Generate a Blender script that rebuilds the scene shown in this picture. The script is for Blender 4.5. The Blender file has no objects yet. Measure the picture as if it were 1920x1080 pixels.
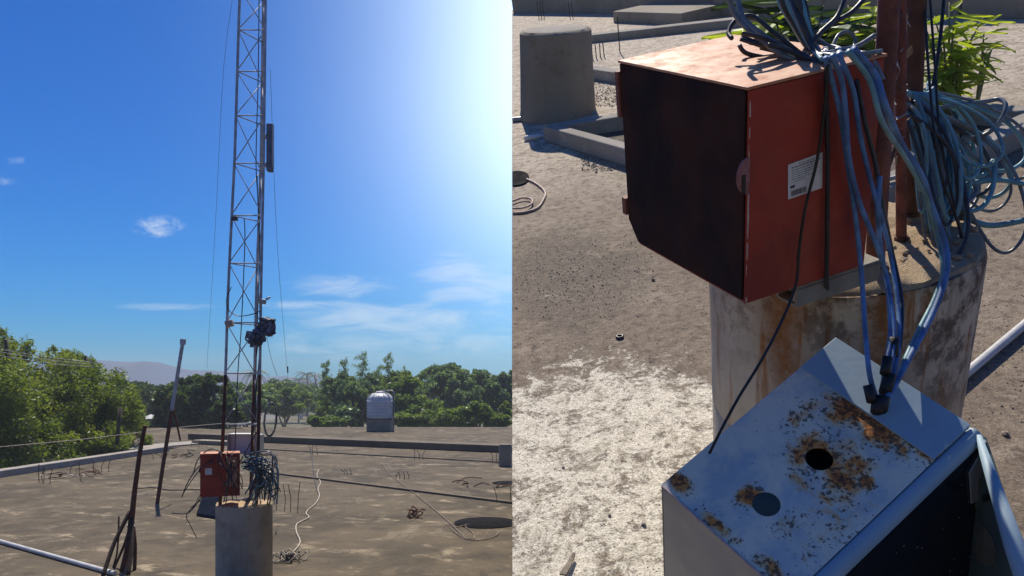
import bpy, bmesh, math, random
import numpy as np
from mathutils import Vector, Matrix
R = math.radians
random.seed(7)
scn = bpy.context.scene
col = scn.collection

# ---------------------------------------------------------------- camera, sky, sun, exposure
FOC, PX, PY = 1500.0, 960.0, 725.0            # focal length and horizon in units of a 1920 x 1080 frame
CAM = Vector((0, 0, 2.17))
cd = bpy.data.cameras.new('camera'); cam = bpy.data.objects.new('camera', cd); col.objects.link(cam)
cam.location = CAM; cam.rotation_euler = (R(90), 0, 0)
cd.sensor_width = 36; cd.lens = 36 * FOC / 1920; cd.shift_y = (PY - 540) / 1920
cd.clip_start = 0.05; cd.clip_end = 6000
scn.camera = cam
SUN_EL, SUN_AZ = 63.0, -8.0
wd = bpy.data.worlds.new('World'); scn.world = wd; wd.use_nodes = True
SUNV = Vector((math.sin(R(SUN_AZ)) * math.cos(R(SUN_EL)), math.cos(R(SUN_AZ)) * math.cos(R(SUN_EL)), math.sin(R(SUN_EL))))
sd = bpy.data.lights.new('sun', 'SUN'); sd.energy = 5.0; sd.angle = R(0.53); sd.color = (1.0, 0.90, 0.75)
so = bpy.data.objects.new('sun', sd); col.objects.link(so); so.location = (0, 0, 40)
so.rotation_euler = (-SUNV).to_track_quat('-Z', 'Y').to_euler()
vs = scn.view_settings
vs.view_transform = 'Standard'; vs.look = 'None'; vs.gamma = 1; vs.use_curve_mapping = False; vs.exposure = 0.15
scn.cycles.max_bounces = 8; scn.cycles.transparent_max_bounces = 8; scn.cycles.volume_bounces = 0


class NT:                                                   # tiny node-tree writer
    def __init__(s, tree):
        s.t = tree; s.n = tree.nodes; s.l = tree.links
    def node(s, typ, **kw):
        n = s.n.new(typ)
        for k, v in kw.items():
            if k.startswith('i_'):
                n.inputs[k[2:].replace('_', ' ')].default_value = v
            else:
                setattr(n, k, v)
        return n
    def put(s, sock, v):
        if isinstance(v, bpy.types.NodeSocket): s.l.new(v, sock)
        elif isinstance(v, (tuple, list, Vector)) and len(v) == 3 and sock.type == 'RGBA': sock.default_value = (*v, 1)
        else: sock.default_value = v
    def m(s, op, a, b=None, c=None, clamp=False):
        n = s.n.new('ShaderNodeMath'); n.operation = op; n.use_clamp = clamp
        for i, v in enumerate((a, b, c)):
            if v is not None: s.put(n.inputs[i], v)
        return n.outputs[0]
    def vm(s, op, a, b=None, out=0):
        n = s.n.new('ShaderNodeVectorMath'); n.operation = op
        s.put(n.inputs[0], a)
        if b is not None:
            if op == 'SCALE': s.put(n.inputs['Scale'], b)
            else: s.put(n.inputs[1], b)
        return n.outputs[out]
    def dot(s, a, b): return s.vm('DOT_PRODUCT', a, b, 'Value')
    def mix(s, f, a, b, blend='MIX'):
        n = s.n.new('ShaderNodeMix'); n.data_type = 'RGBA'; n.blend_type = blend
        s.put(n.inputs[0], f); s.put(n.inputs[6], a); s.put(n.inputs[7], b)
        return n.outputs[2]
    def ramp(s, f, lo, hi, a=0.0, b=1.0):
        n = s.n.new('ShaderNodeMapRange'); n.interpolation_type = 'SMOOTHSTEP'
        s.put(n.inputs[0], f); n.inputs[1].default_value = lo; n.inputs[2].default_value = hi
        n.inputs[3].default_value = a; n.inputs[4].default_value = b
        return n.outputs[0]
    def noise(s, vec, scale, detail=4, rough=.55, dist=0.0, col=False):
        n = s.n.new('ShaderNodeTexNoise'); n.inputs['Scale'].default_value = scale
        n.inputs['Detail'].default_value = detail; n.inputs['Roughness'].default_value = rough
        n.inputs['Distortion'].default_value = dist
        s.put(n.inputs['Vector'], vec)
        return n.outputs[1 if col else 0]
    def xyz(s, x, y, z):
        n = s.n.new('ShaderNodeCombineXYZ'); s.put(n.inputs[0], x); s.put(n.inputs[1], y); s.put(n.inputs[2], z); return n.outputs[0]


def build_world():
    t = NT(wd.node_tree); t.n.clear()
    out = t.node('ShaderNodeOutputWorld'); bg = t.node('ShaderNodeBackground')
    sky = t.node('ShaderNodeTexSky', sky_type='NISHITA', sun_disc=False)
    sky.sun_elevation = R(SUN_EL); sky.sun_rotation = R(SUN_AZ)
    sky.altitude = 100; sky.air_density = 1.0; sky.dust_density = 0.6; sky.ozone_density = 3.0
    d = t.node('ShaderNodeTexCoord').outputs['Generated']
    sp = t.n.new('ShaderNodeSeparateXYZ'); t.l.new(d, sp.inputs[0]); x, y, z = sp.outputs
    ysafe = t.m('MAXIMUM', y, 0.02)
    u = t.m('DIVIDE', x, ysafe); v = t.m('DIVIDE', z, ysafe)          # tangents of the viewing direction
    ahead = t.ramp(y, 0.05, 0.3)
    # deepen the clear air: the sky's own radiance (at strength 0.085), raised in contrast per channel
    dim = t.vm('MINIMUM', t.vm('SCALE', sky.outputs[0], 0.085), (1.6, 1.6, 1.6))
    sc_ = t.n.new('ShaderNodeSeparateXYZ'); t.l.new(dim, sc_.inputs[0])
    base = t.vm('SCALE', t.xyz(*[t.m('MULTIPLY', t.m('POWER', sc_.outputs[i], (1.5, 1.4, 1.2)[i]), k) for i, k in enumerate((.07, .72, 1.26))]), 10.0)
    # bright hazy air below the sun: a broad lobe round the sun's azimuth
    az = t.m('ARCTAN2', x, y)
    daz = t.m('DIVIDE', t.m('ABSOLUTE', t.m('SUBTRACT', az, R(3.0))), R(16.0))
    lob = t.m('POWER', 2.718, t.m('MULTIPLY', t.m('POWER', daz, 1.5), -1.9))
    el = t.m('ARCSINE', z)
    lob2 = t.m('MULTIPLY', lob, t.ramp(el, R(-2), R(22), 0.25, 1.0))
    lob3 = t.m('MULTIPLY', t.m('POWER', 2.718, t.m('MULTIPLY', t.m('POWER', t.m('MULTIPLY', daz, 1.75), 1.6), -1.0)), t.ramp(el, R(4), R(20), 0.0, 1.0))
    glow = t.mix(1.0, t.mix(lob2, (0, 0, 0), (6.2, 8.4, 8.8)), t.mix(lob3, (0, 0, 0), (4.6, 4.0, 3.4)), 'ADD')
    s1 = t.mix(1.0, base, glow, 'ADD')
    # cirrus and small puffs
    uv = t.xyz(u, v, 0.0)
    n1 = t.noise(t.vm('MULTIPLY', uv, (9.0, 36.0, 1)), 1.0, 7, .66, 0.7)
    n2 = t.noise(t.vm('MULTIPLY', uv, (34.0, 60.0, 1)), 1.0, 7, .7, 0.5)
    cl = None
    puffs = [(298, 423, 50, 22, .55, 1), (32, 302, 20, 9, .16, 1), (12, 340, 24, 9, .22, 1), (640, 535, 120, 26, .42, 0), (720, 600, 260, 40, .45, 0),
             (560, 572, 110, 12, .5, 0), (900, 525, 140, 60, .45, 0), (330, 575, 110, 8, .25, 0), (760, 640, 300, 40, .35, 0)]
    for (cx, cy, rx, ry, a, kind) in puffs:
        du = t.m('DIVIDE', t.m('SUBTRACT', u, (cx - PX) / FOC), rx / FOC)
        dv = t.m('DIVIDE', t.m('SUBTRACT', v, (PY - cy) / FOC), ry / FOC)
        r2 = t.m('ADD', t.m('MULTIPLY', du, du), t.m('MULTIPLY', dv, dv))
        e = t.m('SUBTRACT', 1.0, r2)
        mk = t.ramp(t.m('ADD', e, t.m('MULTIPLY', t.m('SUBTRACT', n2 if kind else n1, .52), 4.2)), -0.1, 1.5, 0, a)
        mk = t.m('MULTIPLY', mk, t.ramp(r2, 1.0, 2.6, 1.0, 0.0))
        cl = mk if cl is None else t.m('MAXIMUM', cl, mk)
    cl = t.m('MULTIPLY', cl, ahead)
    s2 = t.mix(cl, s1, (8.6, 9.4, 10.0))
    t.l.new(s2, bg.inputs[0]); bg.inputs[1].default_value = 0.092
    t.l.new(bg.outputs[0], out.inputs[0])
build_world()

# ---------------------------------------------------------------- frames and helpers
def ray(px, py): return Vector(((px - PX) / FOC, 1.0, (PY - py) / FOC))
def at(px, py, depth): return CAM + ray(px, py) * depth            # depth = metres straight ahead
def fl(px, py, z=0.0): return CAM + ray(px, py) * ((CAM.z - z) * FOC / (py - PY))
# the sloping deck: rises away from the camera; UP = its normal, E1 / E2 lie in it
UP = Vector((-440.0, -1500.0, 2580.0)).normalized()
E1 = Vector((0, 1, 0)).cross(UP).normalized(); E2 = UP.cross(E1).normalized()
HD = 1.616                                                          # eye height over the sloping deck
D0 = CAM - UP * HD
M2 = Matrix((E1, E2, UP)).transposed().to_4x4()
def on2(px, py, h=0.0):
    r = ray(px, py); return CAM + r * ((h - HD) / r.dot(UP))
def on_plane(px, py, p0, n):
    r = ray(px, py); return CAM + r * ((p0 - CAM).dot(n) / r.dot(n))
def drop2(p, h=0.0): return p - UP * ((p - D0).dot(UP) - h)         # foot of a point on the deck

WM = {}
def thing(name, label, cat, base, group=None, frame=None):
    o = bpy.data.objects.new(name, None); col.objects.link(o); o.empty_display_size = .05
    m = Matrix.Translation(base) @ (frame.to_4x4() if frame is not None else Matrix())
    o.matrix_basis = m; WM[o.name] = m
    o['label'] = label; o['category'] = cat
    if group: o['group'] = group
    return o
def tag(o, label=None, cat=None, group=None, kind=None):
    if label: o['label'] = label
    if cat: o['category'] = cat
    if group: o['group'] = group
    if kind: o['kind'] = kind
    return o

class G:
    def __init__(s): s.v = []; s.f = []
    def add(s, vs, fs):
        b = len(s.v); s.v += [Vector(p) for p in vs]; s.f += [tuple(i + b for i in q) for q in fs]; return s
    def box(s, c, ax, hf):                                           # centre, three axes, half sizes
        c = Vector(c); a = [Vector(ax[i]) * hf[i] for i in range(3)]
        vs = [c + a[0] * i + a[1] * j + a[2] * k for k in (-1, 1) for (i, j) in ((-1, -1), (1, -1), (1, 1), (-1, 1))]
        return s.add(vs, [(3, 2, 1, 0), (4, 5, 6, 7), (0, 1, 5, 4), (1, 2, 6, 5), (2, 3, 7, 6), (3, 0, 4, 7)])
    def slab(s, pts, vec):                                           # polygon extruded by a vector
        n = len(pts); pts = [Vector(p) for p in pts]; vec = Vector(vec)
        vs = pts + [p + vec for p in pts]
        return s.add(vs, [tuple(range(n))[::-1], tuple(range(n, 2 * n))] + [(i, (i + 1) % n, n + (i + 1) % n, n + i) for i in range(n)])
    def tube(s, pts, r, n=6, cap=True, closed=False):
        pts = [Vector(p) for p in pts]; k = len(pts)
        rs = list(r) if isinstance(r, (list, tuple)) else [r] * k
        tan = []
        for i in range(k):
            a = pts[(i - 1) % k] if (closed or i > 0) else pts[i]; b = pts[(i + 1) % k] if (closed or i < k - 1) else pts[i]
            d = b - a; tan.append(d.normalized() if d.length > 1e-9 else Vector((0, 0, 1)))
        nrm = tan[0].orthogonal().normalized(); vs = []
        for i in range(k):
            nrm = (nrm - tan[i] * nrm.dot(tan[i]))
            nrm = nrm.normalized() if nrm.length > 1e-6 else tan[i].orthogonal().normalized()
            bi = tan[i].cross(nrm)
            for j in range(n):
                a = 2 * math.pi * j / n
                vs.append(pts[i] + (nrm * math.cos(a) + bi * math.sin(a)) * rs[i])
        fs = []
        for i in range(k if closed else k - 1):
            i2 = (i + 1) % k
            for j in range(n):
                fs.append((i * n + j, i * n + (j + 1) % n, i2 * n + (j + 1) % n, i2 * n + j))
        if cap and not closed:
            fs.append(tuple(range(n))[::-1]); fs.append(tuple((k - 1) * n + j for j in range(n)))
        return s.add(vs, fs)
    def lathe(s, o, ax, prof, n=32, wob=0.0, rng=None, cap=True):     # axes (x, y, up); profile [(radius, height)]
        o = Vector(o); vs = []; fs = []
        for (r, h) in prof:
            for j in range(n):
                a = 2 * math.pi * j / n; rr = r * (1 + (rng.uniform(-wob, wob) if rng else 0))
                vs.append(o + ax[0] * (rr * math.cos(a)) + ax[1] * (rr * math.sin(a)) + ax[2] * (h + (rng.uniform(-wob, wob) * .4 if rng else 0)))
        for i in range(len(prof) - 1):
            for j in range(n):
                fs.append((i * n + j, i * n + (j + 1) % n, (i + 1) * n + (j + 1) % n, (i + 1) * n + j))
        if cap:
            fs.append(tuple(range(n))[::-1]); fs.append(tuple((len(prof) - 1) * n + j for j in range(n)))
        return s.add(vs, fs)
    def rock(s, c, r, rng, ax=None, flat=.7):
        t = (1 + 5 ** .5) / 2
        vv = [(-1, t, 0), (1, t, 0), (-1, -t, 0), (1, -t, 0), (0, -1, t), (0, 1, t), (0, -1, -t), (0, 1, -t), (t, 0, -1), (t, 0, 1), (-t, 0, -1), (-t, 0, 1)]
        ff = [(0, 11, 5), (0, 5, 1), (0, 1, 7), (0, 7, 10), (0, 10, 11), (1, 5, 9), (5, 11, 4), (11, 10, 2), (10, 7, 6), (7, 1, 8), (3, 9, 4), (3, 4, 2), (3, 2, 6), (3, 6, 8), (3, 8, 9), (4, 9, 5), (2, 4, 11), (6, 2, 10), (8, 6, 7), (9, 8, 1)]
        ax = ax or XYZ; c = Vector(c); vs = []
        for p in vv:
            k = r / 1.9 * rng.uniform(.7, 1.25)
            vs.append(c + ax[0] * p[0] * k + ax[1] * p[1] * k + ax[2] * p[2] * k * flat)
        return s.add(vs, ff)
    def done(s, name, mat, parent=None, smooth=False, bevel=0.0, seg=2):
        me = bpy.data.meshes.new(name)
        inv = WM[parent.name].inverted() if parent is not None else None
        vs = [inv @ p for p in s.v] if inv is not None else s.v
        me.from_pydata([tuple(p) for p in vs], [], s.f); me.update()
        me.materials.append(mat)
        o = bpy.data.objects.new(name, me); col.objects.link(o)
        if parent is not None: o.parent = parent; WM[o.name] = WM[parent.name]
        else: WM[o.name] = Matrix()
        if smooth:
            me.polygons.foreach_set('use_smooth', [True] * len(me.polygons))
            if smooth != True: me.set_sharp_from_angle(angle=R(smooth))
        if bevel:
            b = o.modifiers.new('edge', 'BEVEL'); b.width = bevel; b.segments = seg; b.limit_method = 'ANGLE'; b.angle_limit = R(35)
        return o
XYZ = (Vector((1, 0, 0)), Vector((0, 1, 0)), Vector((0, 0, 1)))
AX2 = (E1, E2, UP)

def smooth_path(p, m=6):
    p = [Vector(q) for q in p]; out = []
    for i in range(len(p) - 1):
        a = p[max(i - 1, 0)]; b = p[i]; c = p[i + 1]; d = p[min(i + 2, len(p) - 1)]
        for k in range(m):
            t = k / m
            out.append(0.5 * ((2 * b) + (c - a) * t + (2 * a - 5 * b + 4 * c - d) * t * t + (3 * b - a - 3 * c + d) * t ** 3))
    out.append(p[-1]); return out

# ---------------------------------------------------------------- materials
MAT = {}
def mat(name):
    m = bpy.data.materials.new(name); m.use_nodes = True; t = NT(m.node_tree)
    b = t.n['Principled BSDF']; MAT[name] = m
    pos = t.node('ShaderNodeNewGeometry').outputs['Position']
    return m, t, b, pos
def bump(t, b, h, strength=.3, dist=.01):
    n = t.n.new('ShaderNodeBump'); n.inputs['Strength'].default_value = strength; n.inputs['Distance'].default_value = dist
    t.put(n.inputs['Height'], h); t.l.new(n.outputs[0], b.inputs['Normal'])
def plain(name, c, rough=.6, metal=0.0, var=.25, scale=8.0, bmp=.15, spec=.5, c2=None):
    m, t, b, pos = mat(name)
    n = t.noise(pos, scale, 5)
    c2 = c2 or tuple(x * (1 - var * 1.6) for x in c)
    t.put(b.inputs['Base Color'], t.mix(t.ramp(n, .35, .68), c, c2))
    b.inputs['Metallic'].default_value = metal; b.inputs['Specular IOR Level'].default_value = spec
    t.put(b.inputs['Roughness'], t.ramp(t.noise(pos, scale * 2.3, 3), .3, .7, rough - .08, min(1, rough + .1)))
    if bmp: bump(t, b, t.noise(pos, scale * 5, 4), bmp, .01)
    return m
def concrete(name, ca, cb, cc, sc=1.0, axes=None, bmp=.4, streak=.5, rough=.92):
    m, t, b, pos = mat(name)
    big = t.noise(pos, .45 * sc, 5, .6, .4); mid = t.noise(pos, 2.6 * sc, 6, .62, .2); fine = t.noise(pos, 30 * sc, 5, .65)
    ang = t.noise(t.vm('MULTIPLY', pos, (1.1 * sc, .28 * sc, 1.0)), 1.0, 5, .6, .8)
    c = t.mix(t.ramp(big, .36, .64), ca, cb)
    c = t.mix(t.ramp(mid, .52, .7, 0, .55), c, cc)
    c = t.mix(t.ramp(ang, .55, .72, 0, streak), c, cc)
    c = t.mix(t.ramp(fine, .35, .7, .0, .35), c, tuple(x * .55 for x in ca))
    t.put(b.inputs['Base Color'], c); b.inputs['Roughness'].default_value = rough; b.inputs['Specular IOR Level'].default_value = .25
    h = t.m('ADD', t.m('MULTIPLY', mid, .5), t.m('MULTIPLY', fine, .5)); bump(t, b, h, bmp, .02)
    return m
def leafmat(name, ca, cb, trans=.45):
    m = bpy.data.materials.new(name); m.use_nodes = True; t = NT(m.node_tree); t.n.clear(); MAT[name] = m
    at_ = t.node('ShaderNodeAttribute', attribute_name='tint')
    c = t.mix(at_.outputs['Fac'], ca, cb)
    di = t.node('ShaderNodeBsdfDiffuse'); tr = t.node('ShaderNodeBsdfTranslucent'); gl = t.node('ShaderNodeBsdfGlossy')
    gl.inputs['Roughness'].default_value = .42; t.put(gl.inputs['Color'], (.5, .55, .5))
    t.put(di.inputs[0], c)
    t.put(tr.inputs[0], t.mix(1.0, c, (1.5, 1.45, .5), 'MULTIPLY'))
    a = t.node('ShaderNodeMixShader'); a.inputs[0].default_value = trans; t.l.new(di.outputs[0], a.inputs[1]); t.l.new(tr.outputs[0], a.inputs[2])
    g = t.node('ShaderNodeMixShader'); g.inputs[0].default_value = .06; t.l.new(a.outputs[0], g.inputs[1]); t.l.new(gl.outputs[0], g.inputs[2])
    o = t.node('ShaderNodeOutputMaterial'); t.l.new(g.outputs[0], o.inputs[0])
    return m

def roof_material():
    m, t, b, pos = mat('roof')
    big = t.noise(pos, .35, 5, .6, .6); mid = t.noise(pos, 1.9, 7, .68, .5); fine = t.noise(pos, 16, 6, .7); grit = t.noise(pos, 70, 3, .6)
    rot = t.xyz(t.dot(pos, (.80, -.60, 0)), t.dot(pos, (.60, .80, 0)), 0.0)
    st = t.noise(t.vm('MULTIPLY', rot, (.5, 1.7, 1)), 1.0, 7, .66, .7); st2 = t.noise(t.vm('MULTIPLY', rot, (2.2, 3.4, 1)), 1.0, 7, .7, .4)
    c = t.mix(t.ramp(big, .38, .62), (.072, .060, .043), (.118, .095, .066))
    c = t.mix(t.ramp(mid, .46, .64, 0, .7), c, (.145, .115, .080))
    c = t.mix(t.ramp(mid, .44, .34, 0, .7), c, (.052, .044, .034))
    c = t.mix(t.m('MULTIPLY', t.ramp(t.m('ADD', t.m('MULTIPLY', st, .55), t.m('MULTIPLY', mid, .45)), .535, .60), t.ramp(st2, .42, .60, .1, .9)), c, (.33, .275, .195))
    c = t.mix(t.m('MULTIPLY', t.ramp(t.noise(pos, .8, 9, .75, 1.2), .55, .62), t.ramp(fine, .4, .6, .1, .8)), c, (.27, .225, .165))
    c = t.mix(t.ramp(fine, .5, .72, 0, .5), c, (.045, .038, .03))
    c = t.mix(t.ramp(grit, .56, .72, 0, .5), c, (.20, .17, .125))
    t.put(b.inputs['Base Color'], c); b.inputs['Roughness'].default_value = .93; b.inputs['Specular IOR Level'].default_value = .2
    bump(t, b, t.m('ADD', t.m('MULTIPLY', mid, .6), t.m('MULTIPLY', fine, .5)), .5, .03)
roof_material()
concrete('beam', (.125, .105, .08), (.17, .143, .108), (.24, .205, .16), 1.0)
concrete('kerb', (.30, .28, .25), (.38, .35, .31), (.5, .47, .42), 2.0)
concrete('pillar', (.27, .245, .20), (.34, .305, .25), (.20, .165, .12), 2.5, streak=.4)
concrete('side', (.26, .24, .21), (.33, .3, .27), (.2, .18, .15), .6)
concrete('ground', (.10, .10, .05), (.15, .13, .08), (.20, .17, .11), .08)
concrete('road', (.15, .145, .135), (.19, .18, .165), (.22, .21, .19), .3)
concrete('mortar', (.52, .38, .24), (.62, .48, .32), (.36, .21, .10), 9.0, bmp=.9)
plain('hill', (.02, .06, .15), .95, var=.3, scale=.01, bmp=0)  # the blue of distant haze is put into the base colour
plain('steel', (.48, .51, .60), .6, .0, scale=14)  # pale blue tint paints in the veiling glare over the tower
plain('antenna', (.15, .17, .25), .6, 0, scale=9)
plain('galv', (.42, .43, .45), .5, .6, scale=9)
plain('rusty', (.14, .062, .04), .85, .1, scale=18, c2=(.07, .035, .028), bmp=.4)
plain('rustred', (.26, .085, .055), .75, .1, scale=22, c2=(.13, .05, .04), bmp=.4)
plain('rebar', (.075, .05, .038), .85, .2, scale=30, bmp=.4)
plain('pvc', (.62, .62, .6), .4, 0, scale=6, var=.12)
plain('tankwhite', (.62, .64, .66), .45, 0, scale=2, var=.06)
plain('white', (.75, .75, .73), .5, 0, scale=9, var=.1)
plain('black', (.018, .018, .02), .5, 0, scale=20, bmp=.1)
plain('cabledark', (.04, .05, .065), .42, 0, scale=30, bmp=.05)
plain('cableblue', (.13, .28, .55), .6, 0, scale=18, c2=(.06, .12, .26), bmp=.1, spec=.35)
plain('cableteal', (.19, .40, .48), .55, 0, scale=18, c2=(.12, .26, .32), bmp=.1, spec=.4)
plain('cablegrey', (.20, .24, .27), .34, 0, scale=25, c2=(.10, .12, .14), bmp=.05)
plain('cablegreybrown', (.30, .24, .19), .8, 0, scale=6, c2=(.16, .125, .10))
plain('cablepink', (.5, .36, .30), .6, 0, scale=20)
plain('twine', (.55, .5, .42), .8, 0, scale=40)
plain('flatblack', (.014, .014, .017), .95, 0, scale=5, bmp=.2, spec=.05)  # matt black for the flat round discs on roof and deck
plain('shadowblue', (.012, .016, .03), 1.0, 0, scale=9, spec=0.0)
plain('steelblue', (.22, .27, .40), .8, 0, scale=30, spec=.2)
concrete('pedestal', (.40, .36, .285), (.50, .45, .355), (.27, .215, .15), 2.5, streak=.5)
plain('bark', (.10, .075, .055), .9, 0, scale=6, bmp=.6)
plain('stem', (.16, .17, .07), .7, 0, scale=12)
plain('soil', (.09, .07, .05), .95, 0, scale=9, bmp=.9)
plain('stone', (.34, .285, .22), .95, 0, scale=40, c2=(.16, .13, .10))
plain('wood', (.30, .27, .22), .8, 0, scale=14, c2=(.2, .18, .15))
plain('zinc', (.5, .5, .5), .5, .3, scale=4)
plain('hutwall', (.30, .25, .2), .9, 0, scale=2)
plain('labelwhite', (.74, .72, .68), .55, 0, scale=60, var=.1, bmp=0)
plain('ink', (.03, .03, .035), .6, 0, scale=60, bmp=0)
plain('chip', (.62, .46, .40), .7, 0, scale=60, var=.2)
plain('mauve', (.36, .17, .16), .7, 0, scale=50, c2=(.25, .07, .06))
plain('shademaroon', (.062, .027, .021), .85, 0, scale=9, c2=(.030, .020, .021), spec=.08)  # red cabinet's door: its shade is put into the colour
leafmat('leaf_feather', (.10, .155, .034), (.19, .24, .052), .58)
leafmat('leaf_mango', (.035, .075, .034), (.09, .14, .055), .42)
leafmat('leaf_hazeblue', (.075, .14, .105), (.14, .215, .15), .55)  # bluish cast of the hazy air painted into the leaves
leafmat('leaf_mid', (.085, .15, .058), (.165, .235, .08), .58)
leafmat('leaf_palm', (.03, .06, .03), (.06, .10, .05), .35)
leafmat('leaf_fresh', (.17, .26, .035), (.34, .42, .07), .62)
leafmat('leaf_dark', (.02, .05, .035), (.045, .085, .05), .3)

def deck_material():
    m, t, b, pos = mat('deck')
    rel = t.vm('SUBTRACT', pos, D0); a = t.dot(rel, E1); e = t.dot(rel, E2); uv = t.xyz(a, e, 0.0)
    big = t.noise(uv, .8, 5, .6, .5); mid = t.noise(uv, 5, 6, .65, .3); fine = t.noise(uv, 55, 5, .7); grit = t.noise(uv, 160, 3, .6)
    c = t.mix(t.ramp(big, .38, .62), (.215, .168, .122), (.29, .232, .172))
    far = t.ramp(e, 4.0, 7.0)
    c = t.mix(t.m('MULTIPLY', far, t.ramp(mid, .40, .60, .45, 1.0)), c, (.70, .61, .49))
    c = t.mix(t.ramp(mid, .53, .68, 0, .7), c, (.36, .29, .22))
    m2 = t.noise(uv, 21, 8, .78, .4)
    c = t.mix(t.ramp(m2, .52, .38, 0, .8), c, (.095, .076, .058))
    c = t.mix(t.ramp(m2, .54, .68, 0, .6), c, (.46, .385, .30))
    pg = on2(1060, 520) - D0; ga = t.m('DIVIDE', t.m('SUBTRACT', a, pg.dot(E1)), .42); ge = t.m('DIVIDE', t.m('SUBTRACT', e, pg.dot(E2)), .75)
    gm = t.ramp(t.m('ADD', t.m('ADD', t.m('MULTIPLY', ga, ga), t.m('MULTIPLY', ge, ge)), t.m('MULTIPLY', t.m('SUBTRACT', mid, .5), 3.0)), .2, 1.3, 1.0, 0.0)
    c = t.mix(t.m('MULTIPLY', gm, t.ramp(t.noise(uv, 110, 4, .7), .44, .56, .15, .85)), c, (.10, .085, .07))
    # worn whitewash in the near part
    p = on2(1110, 900) - D0; ca, ce = p.dot(E1), p.dot(E2)
    da = t.m('DIVIDE', t.m('SUBTRACT', a, ca + .1), .62); de = t.m('DIVIDE', t.m('SUBTRACT', e, ce - .1), .85)
    r2 = t.m('ADD', t.m('MULTIPLY', da, da), t.m('MULTIPLY', de, de))
    wn = t.noise(uv, 9, 8, .72, .6); wn2 = t.noise(uv, 46, 8, .78)
    w = t.m('ADD', t.m('ADD', t.m('MINIMUM', t.m('MULTIPLY', t.m('SUBTRACT', 1.0, r2), .34), .13), t.m('MULTIPLY', t.m('SUBTRACT', wn, .5), 1.15)), t.m('MULTIPLY', t.m('SUBTRACT', wn2, .5), 1.0))
    w = t.ramp(w, -.06, .13)
    spots = t.m('MULTIPLY', t.ramp(t.noise(uv, 3.2, 7, .7, .4), .60, .68), t.ramp(wn2, .45, .6))
    w = t.m('MAXIMUM', w, t.m('MULTIPLY', spots, t.ramp(e, 3.0, 4.5, .8, .15)))
    c = t.mix(w, c, t.mix(t.ramp(t.noise(uv, 12, 7, .75, .8), .50, .64, 0, .75), t.mix(t.ramp(fine, .38, .66), (.90, .85, .70), (.66, .60, .47)), (.30, .262, .185)))
    vo = t.n.new('ShaderNodeTexVoronoi'); vo.inputs['Scale'].default_value = 38; t.l.new(uv, vo.inputs['Vector'])
    dots = t.m('MULTIPLY', t.ramp(vo.outputs['Distance'], .12, .24, 1, 0), t.ramp(t.noise(uv, 6, 3), .5, .62))
    c = t.mix(t.m('MULTIPLY', dots, .8), c, (.07, .06, .05))
    c = t.mix(t.ramp(grit, .50, .66, 0, .7), c, (.085, .068, .055)); c = t.mix(t.ramp(t.noise(uv, 95, 4, .7), .56, .70, 0, .45), c, (.60, .53, .43))
    t.put(b.inputs['Base Color'], c); b.inputs['Roughness'].default_value = .9; b.inputs['Specular IOR Level'].default_value = .25
    h = t.m('ADD', t.m('ADD', t.m('MULTIPLY', mid, .8), t.m('MULTIPLY', fine, .4)), t.m('ADD', t.m('MULTIPLY', grit, .15), t.m('MULTIPLY', w, -.12)))
    bump(t, b, h, .75, .014)
deck_material()

def stained_column_material():
    m, t, b, pos = mat('stained')
    rel = t.vm('SUBTRACT', pos, D0); a = t.dot(rel, E1); e = t.dot(rel, E2); h = t.dot(rel, UP)
    uv = t.xyz(a, e, h); st = t.xyz(t.m('MULTIPLY', a, 7.0), t.m('MULTIPLY', e, 7.0), t.m('MULTIPLY', h, .9))
    n = t.noise(uv, 5, 6, .6, .3); f = t.noise(uv, 45, 5, .7); s = t.noise(st, 1.5, 5, .6, .6); s2 = t.noise(st, 3.4, 4, .6, .3)
    c = t.mix(t.ramp(n, .35, .65), (.60, .52, .41), (.47, .40, .315))
    c = t.mix(t.ramp(s, .53, .68, 0, .6), c, (.21, .155, .105))
    top = t.ramp(h, .25, .75)
    c = t.mix(t.m('MULTIPLY', t.ramp(s2, .53, .64, 0, .85), top), c, (.34, .14, .04))
    c = t.mix(t.m('MULTIPLY', t.ramp(t.noise(uv, 16, 6, .7), .44, .60, 0, .85), t.ramp(t.m('ADD', h, t.m('MULTIPLY', t.m('SUBTRACT', a, .75), .5)), .45, .85)), c, (.085, .06, .045))
    for (px_, w_, h0, h1) in ((1378, .018, .50, .72), (1482, .03, .52, .70), (1640, .05, .45, .80)):
        p_ = at(px_, 600, 1.72) - D0; dd = t.m('DIVIDE', t.m('SUBTRACT', t.m('ADD', a, t.m('MULTIPLY', t.m('SUBTRACT', n, .5), .05)), p_.dot(E1)), w_)
        mk = t.m('MULTIPLY', t.m('POWER', 2.718, t.m('MULTIPLY', t.m('MULTIPLY', dd, dd), -1.0)), t.ramp(h, h0 - .12, h1, 0, 1))
        c = t.mix(t.m('MULTIPLY', mk, t.ramp(f, .3, .6, .5, .95)), c, (.30, .115, .03))
    c = t.mix(t.ramp(f, .58, .72, 0, .5), c, (.10, .08, .06))
    t.put(b.inputs['Base Color'], c); b.inputs['Roughness'].default_value = .9; b.inputs['Specular IOR Level'].default_value = .25
    bump(t, b, t.m('ADD', n, t.m('MULTIPLY', f, .4)), .5, .015)
stained_column_material()

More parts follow.
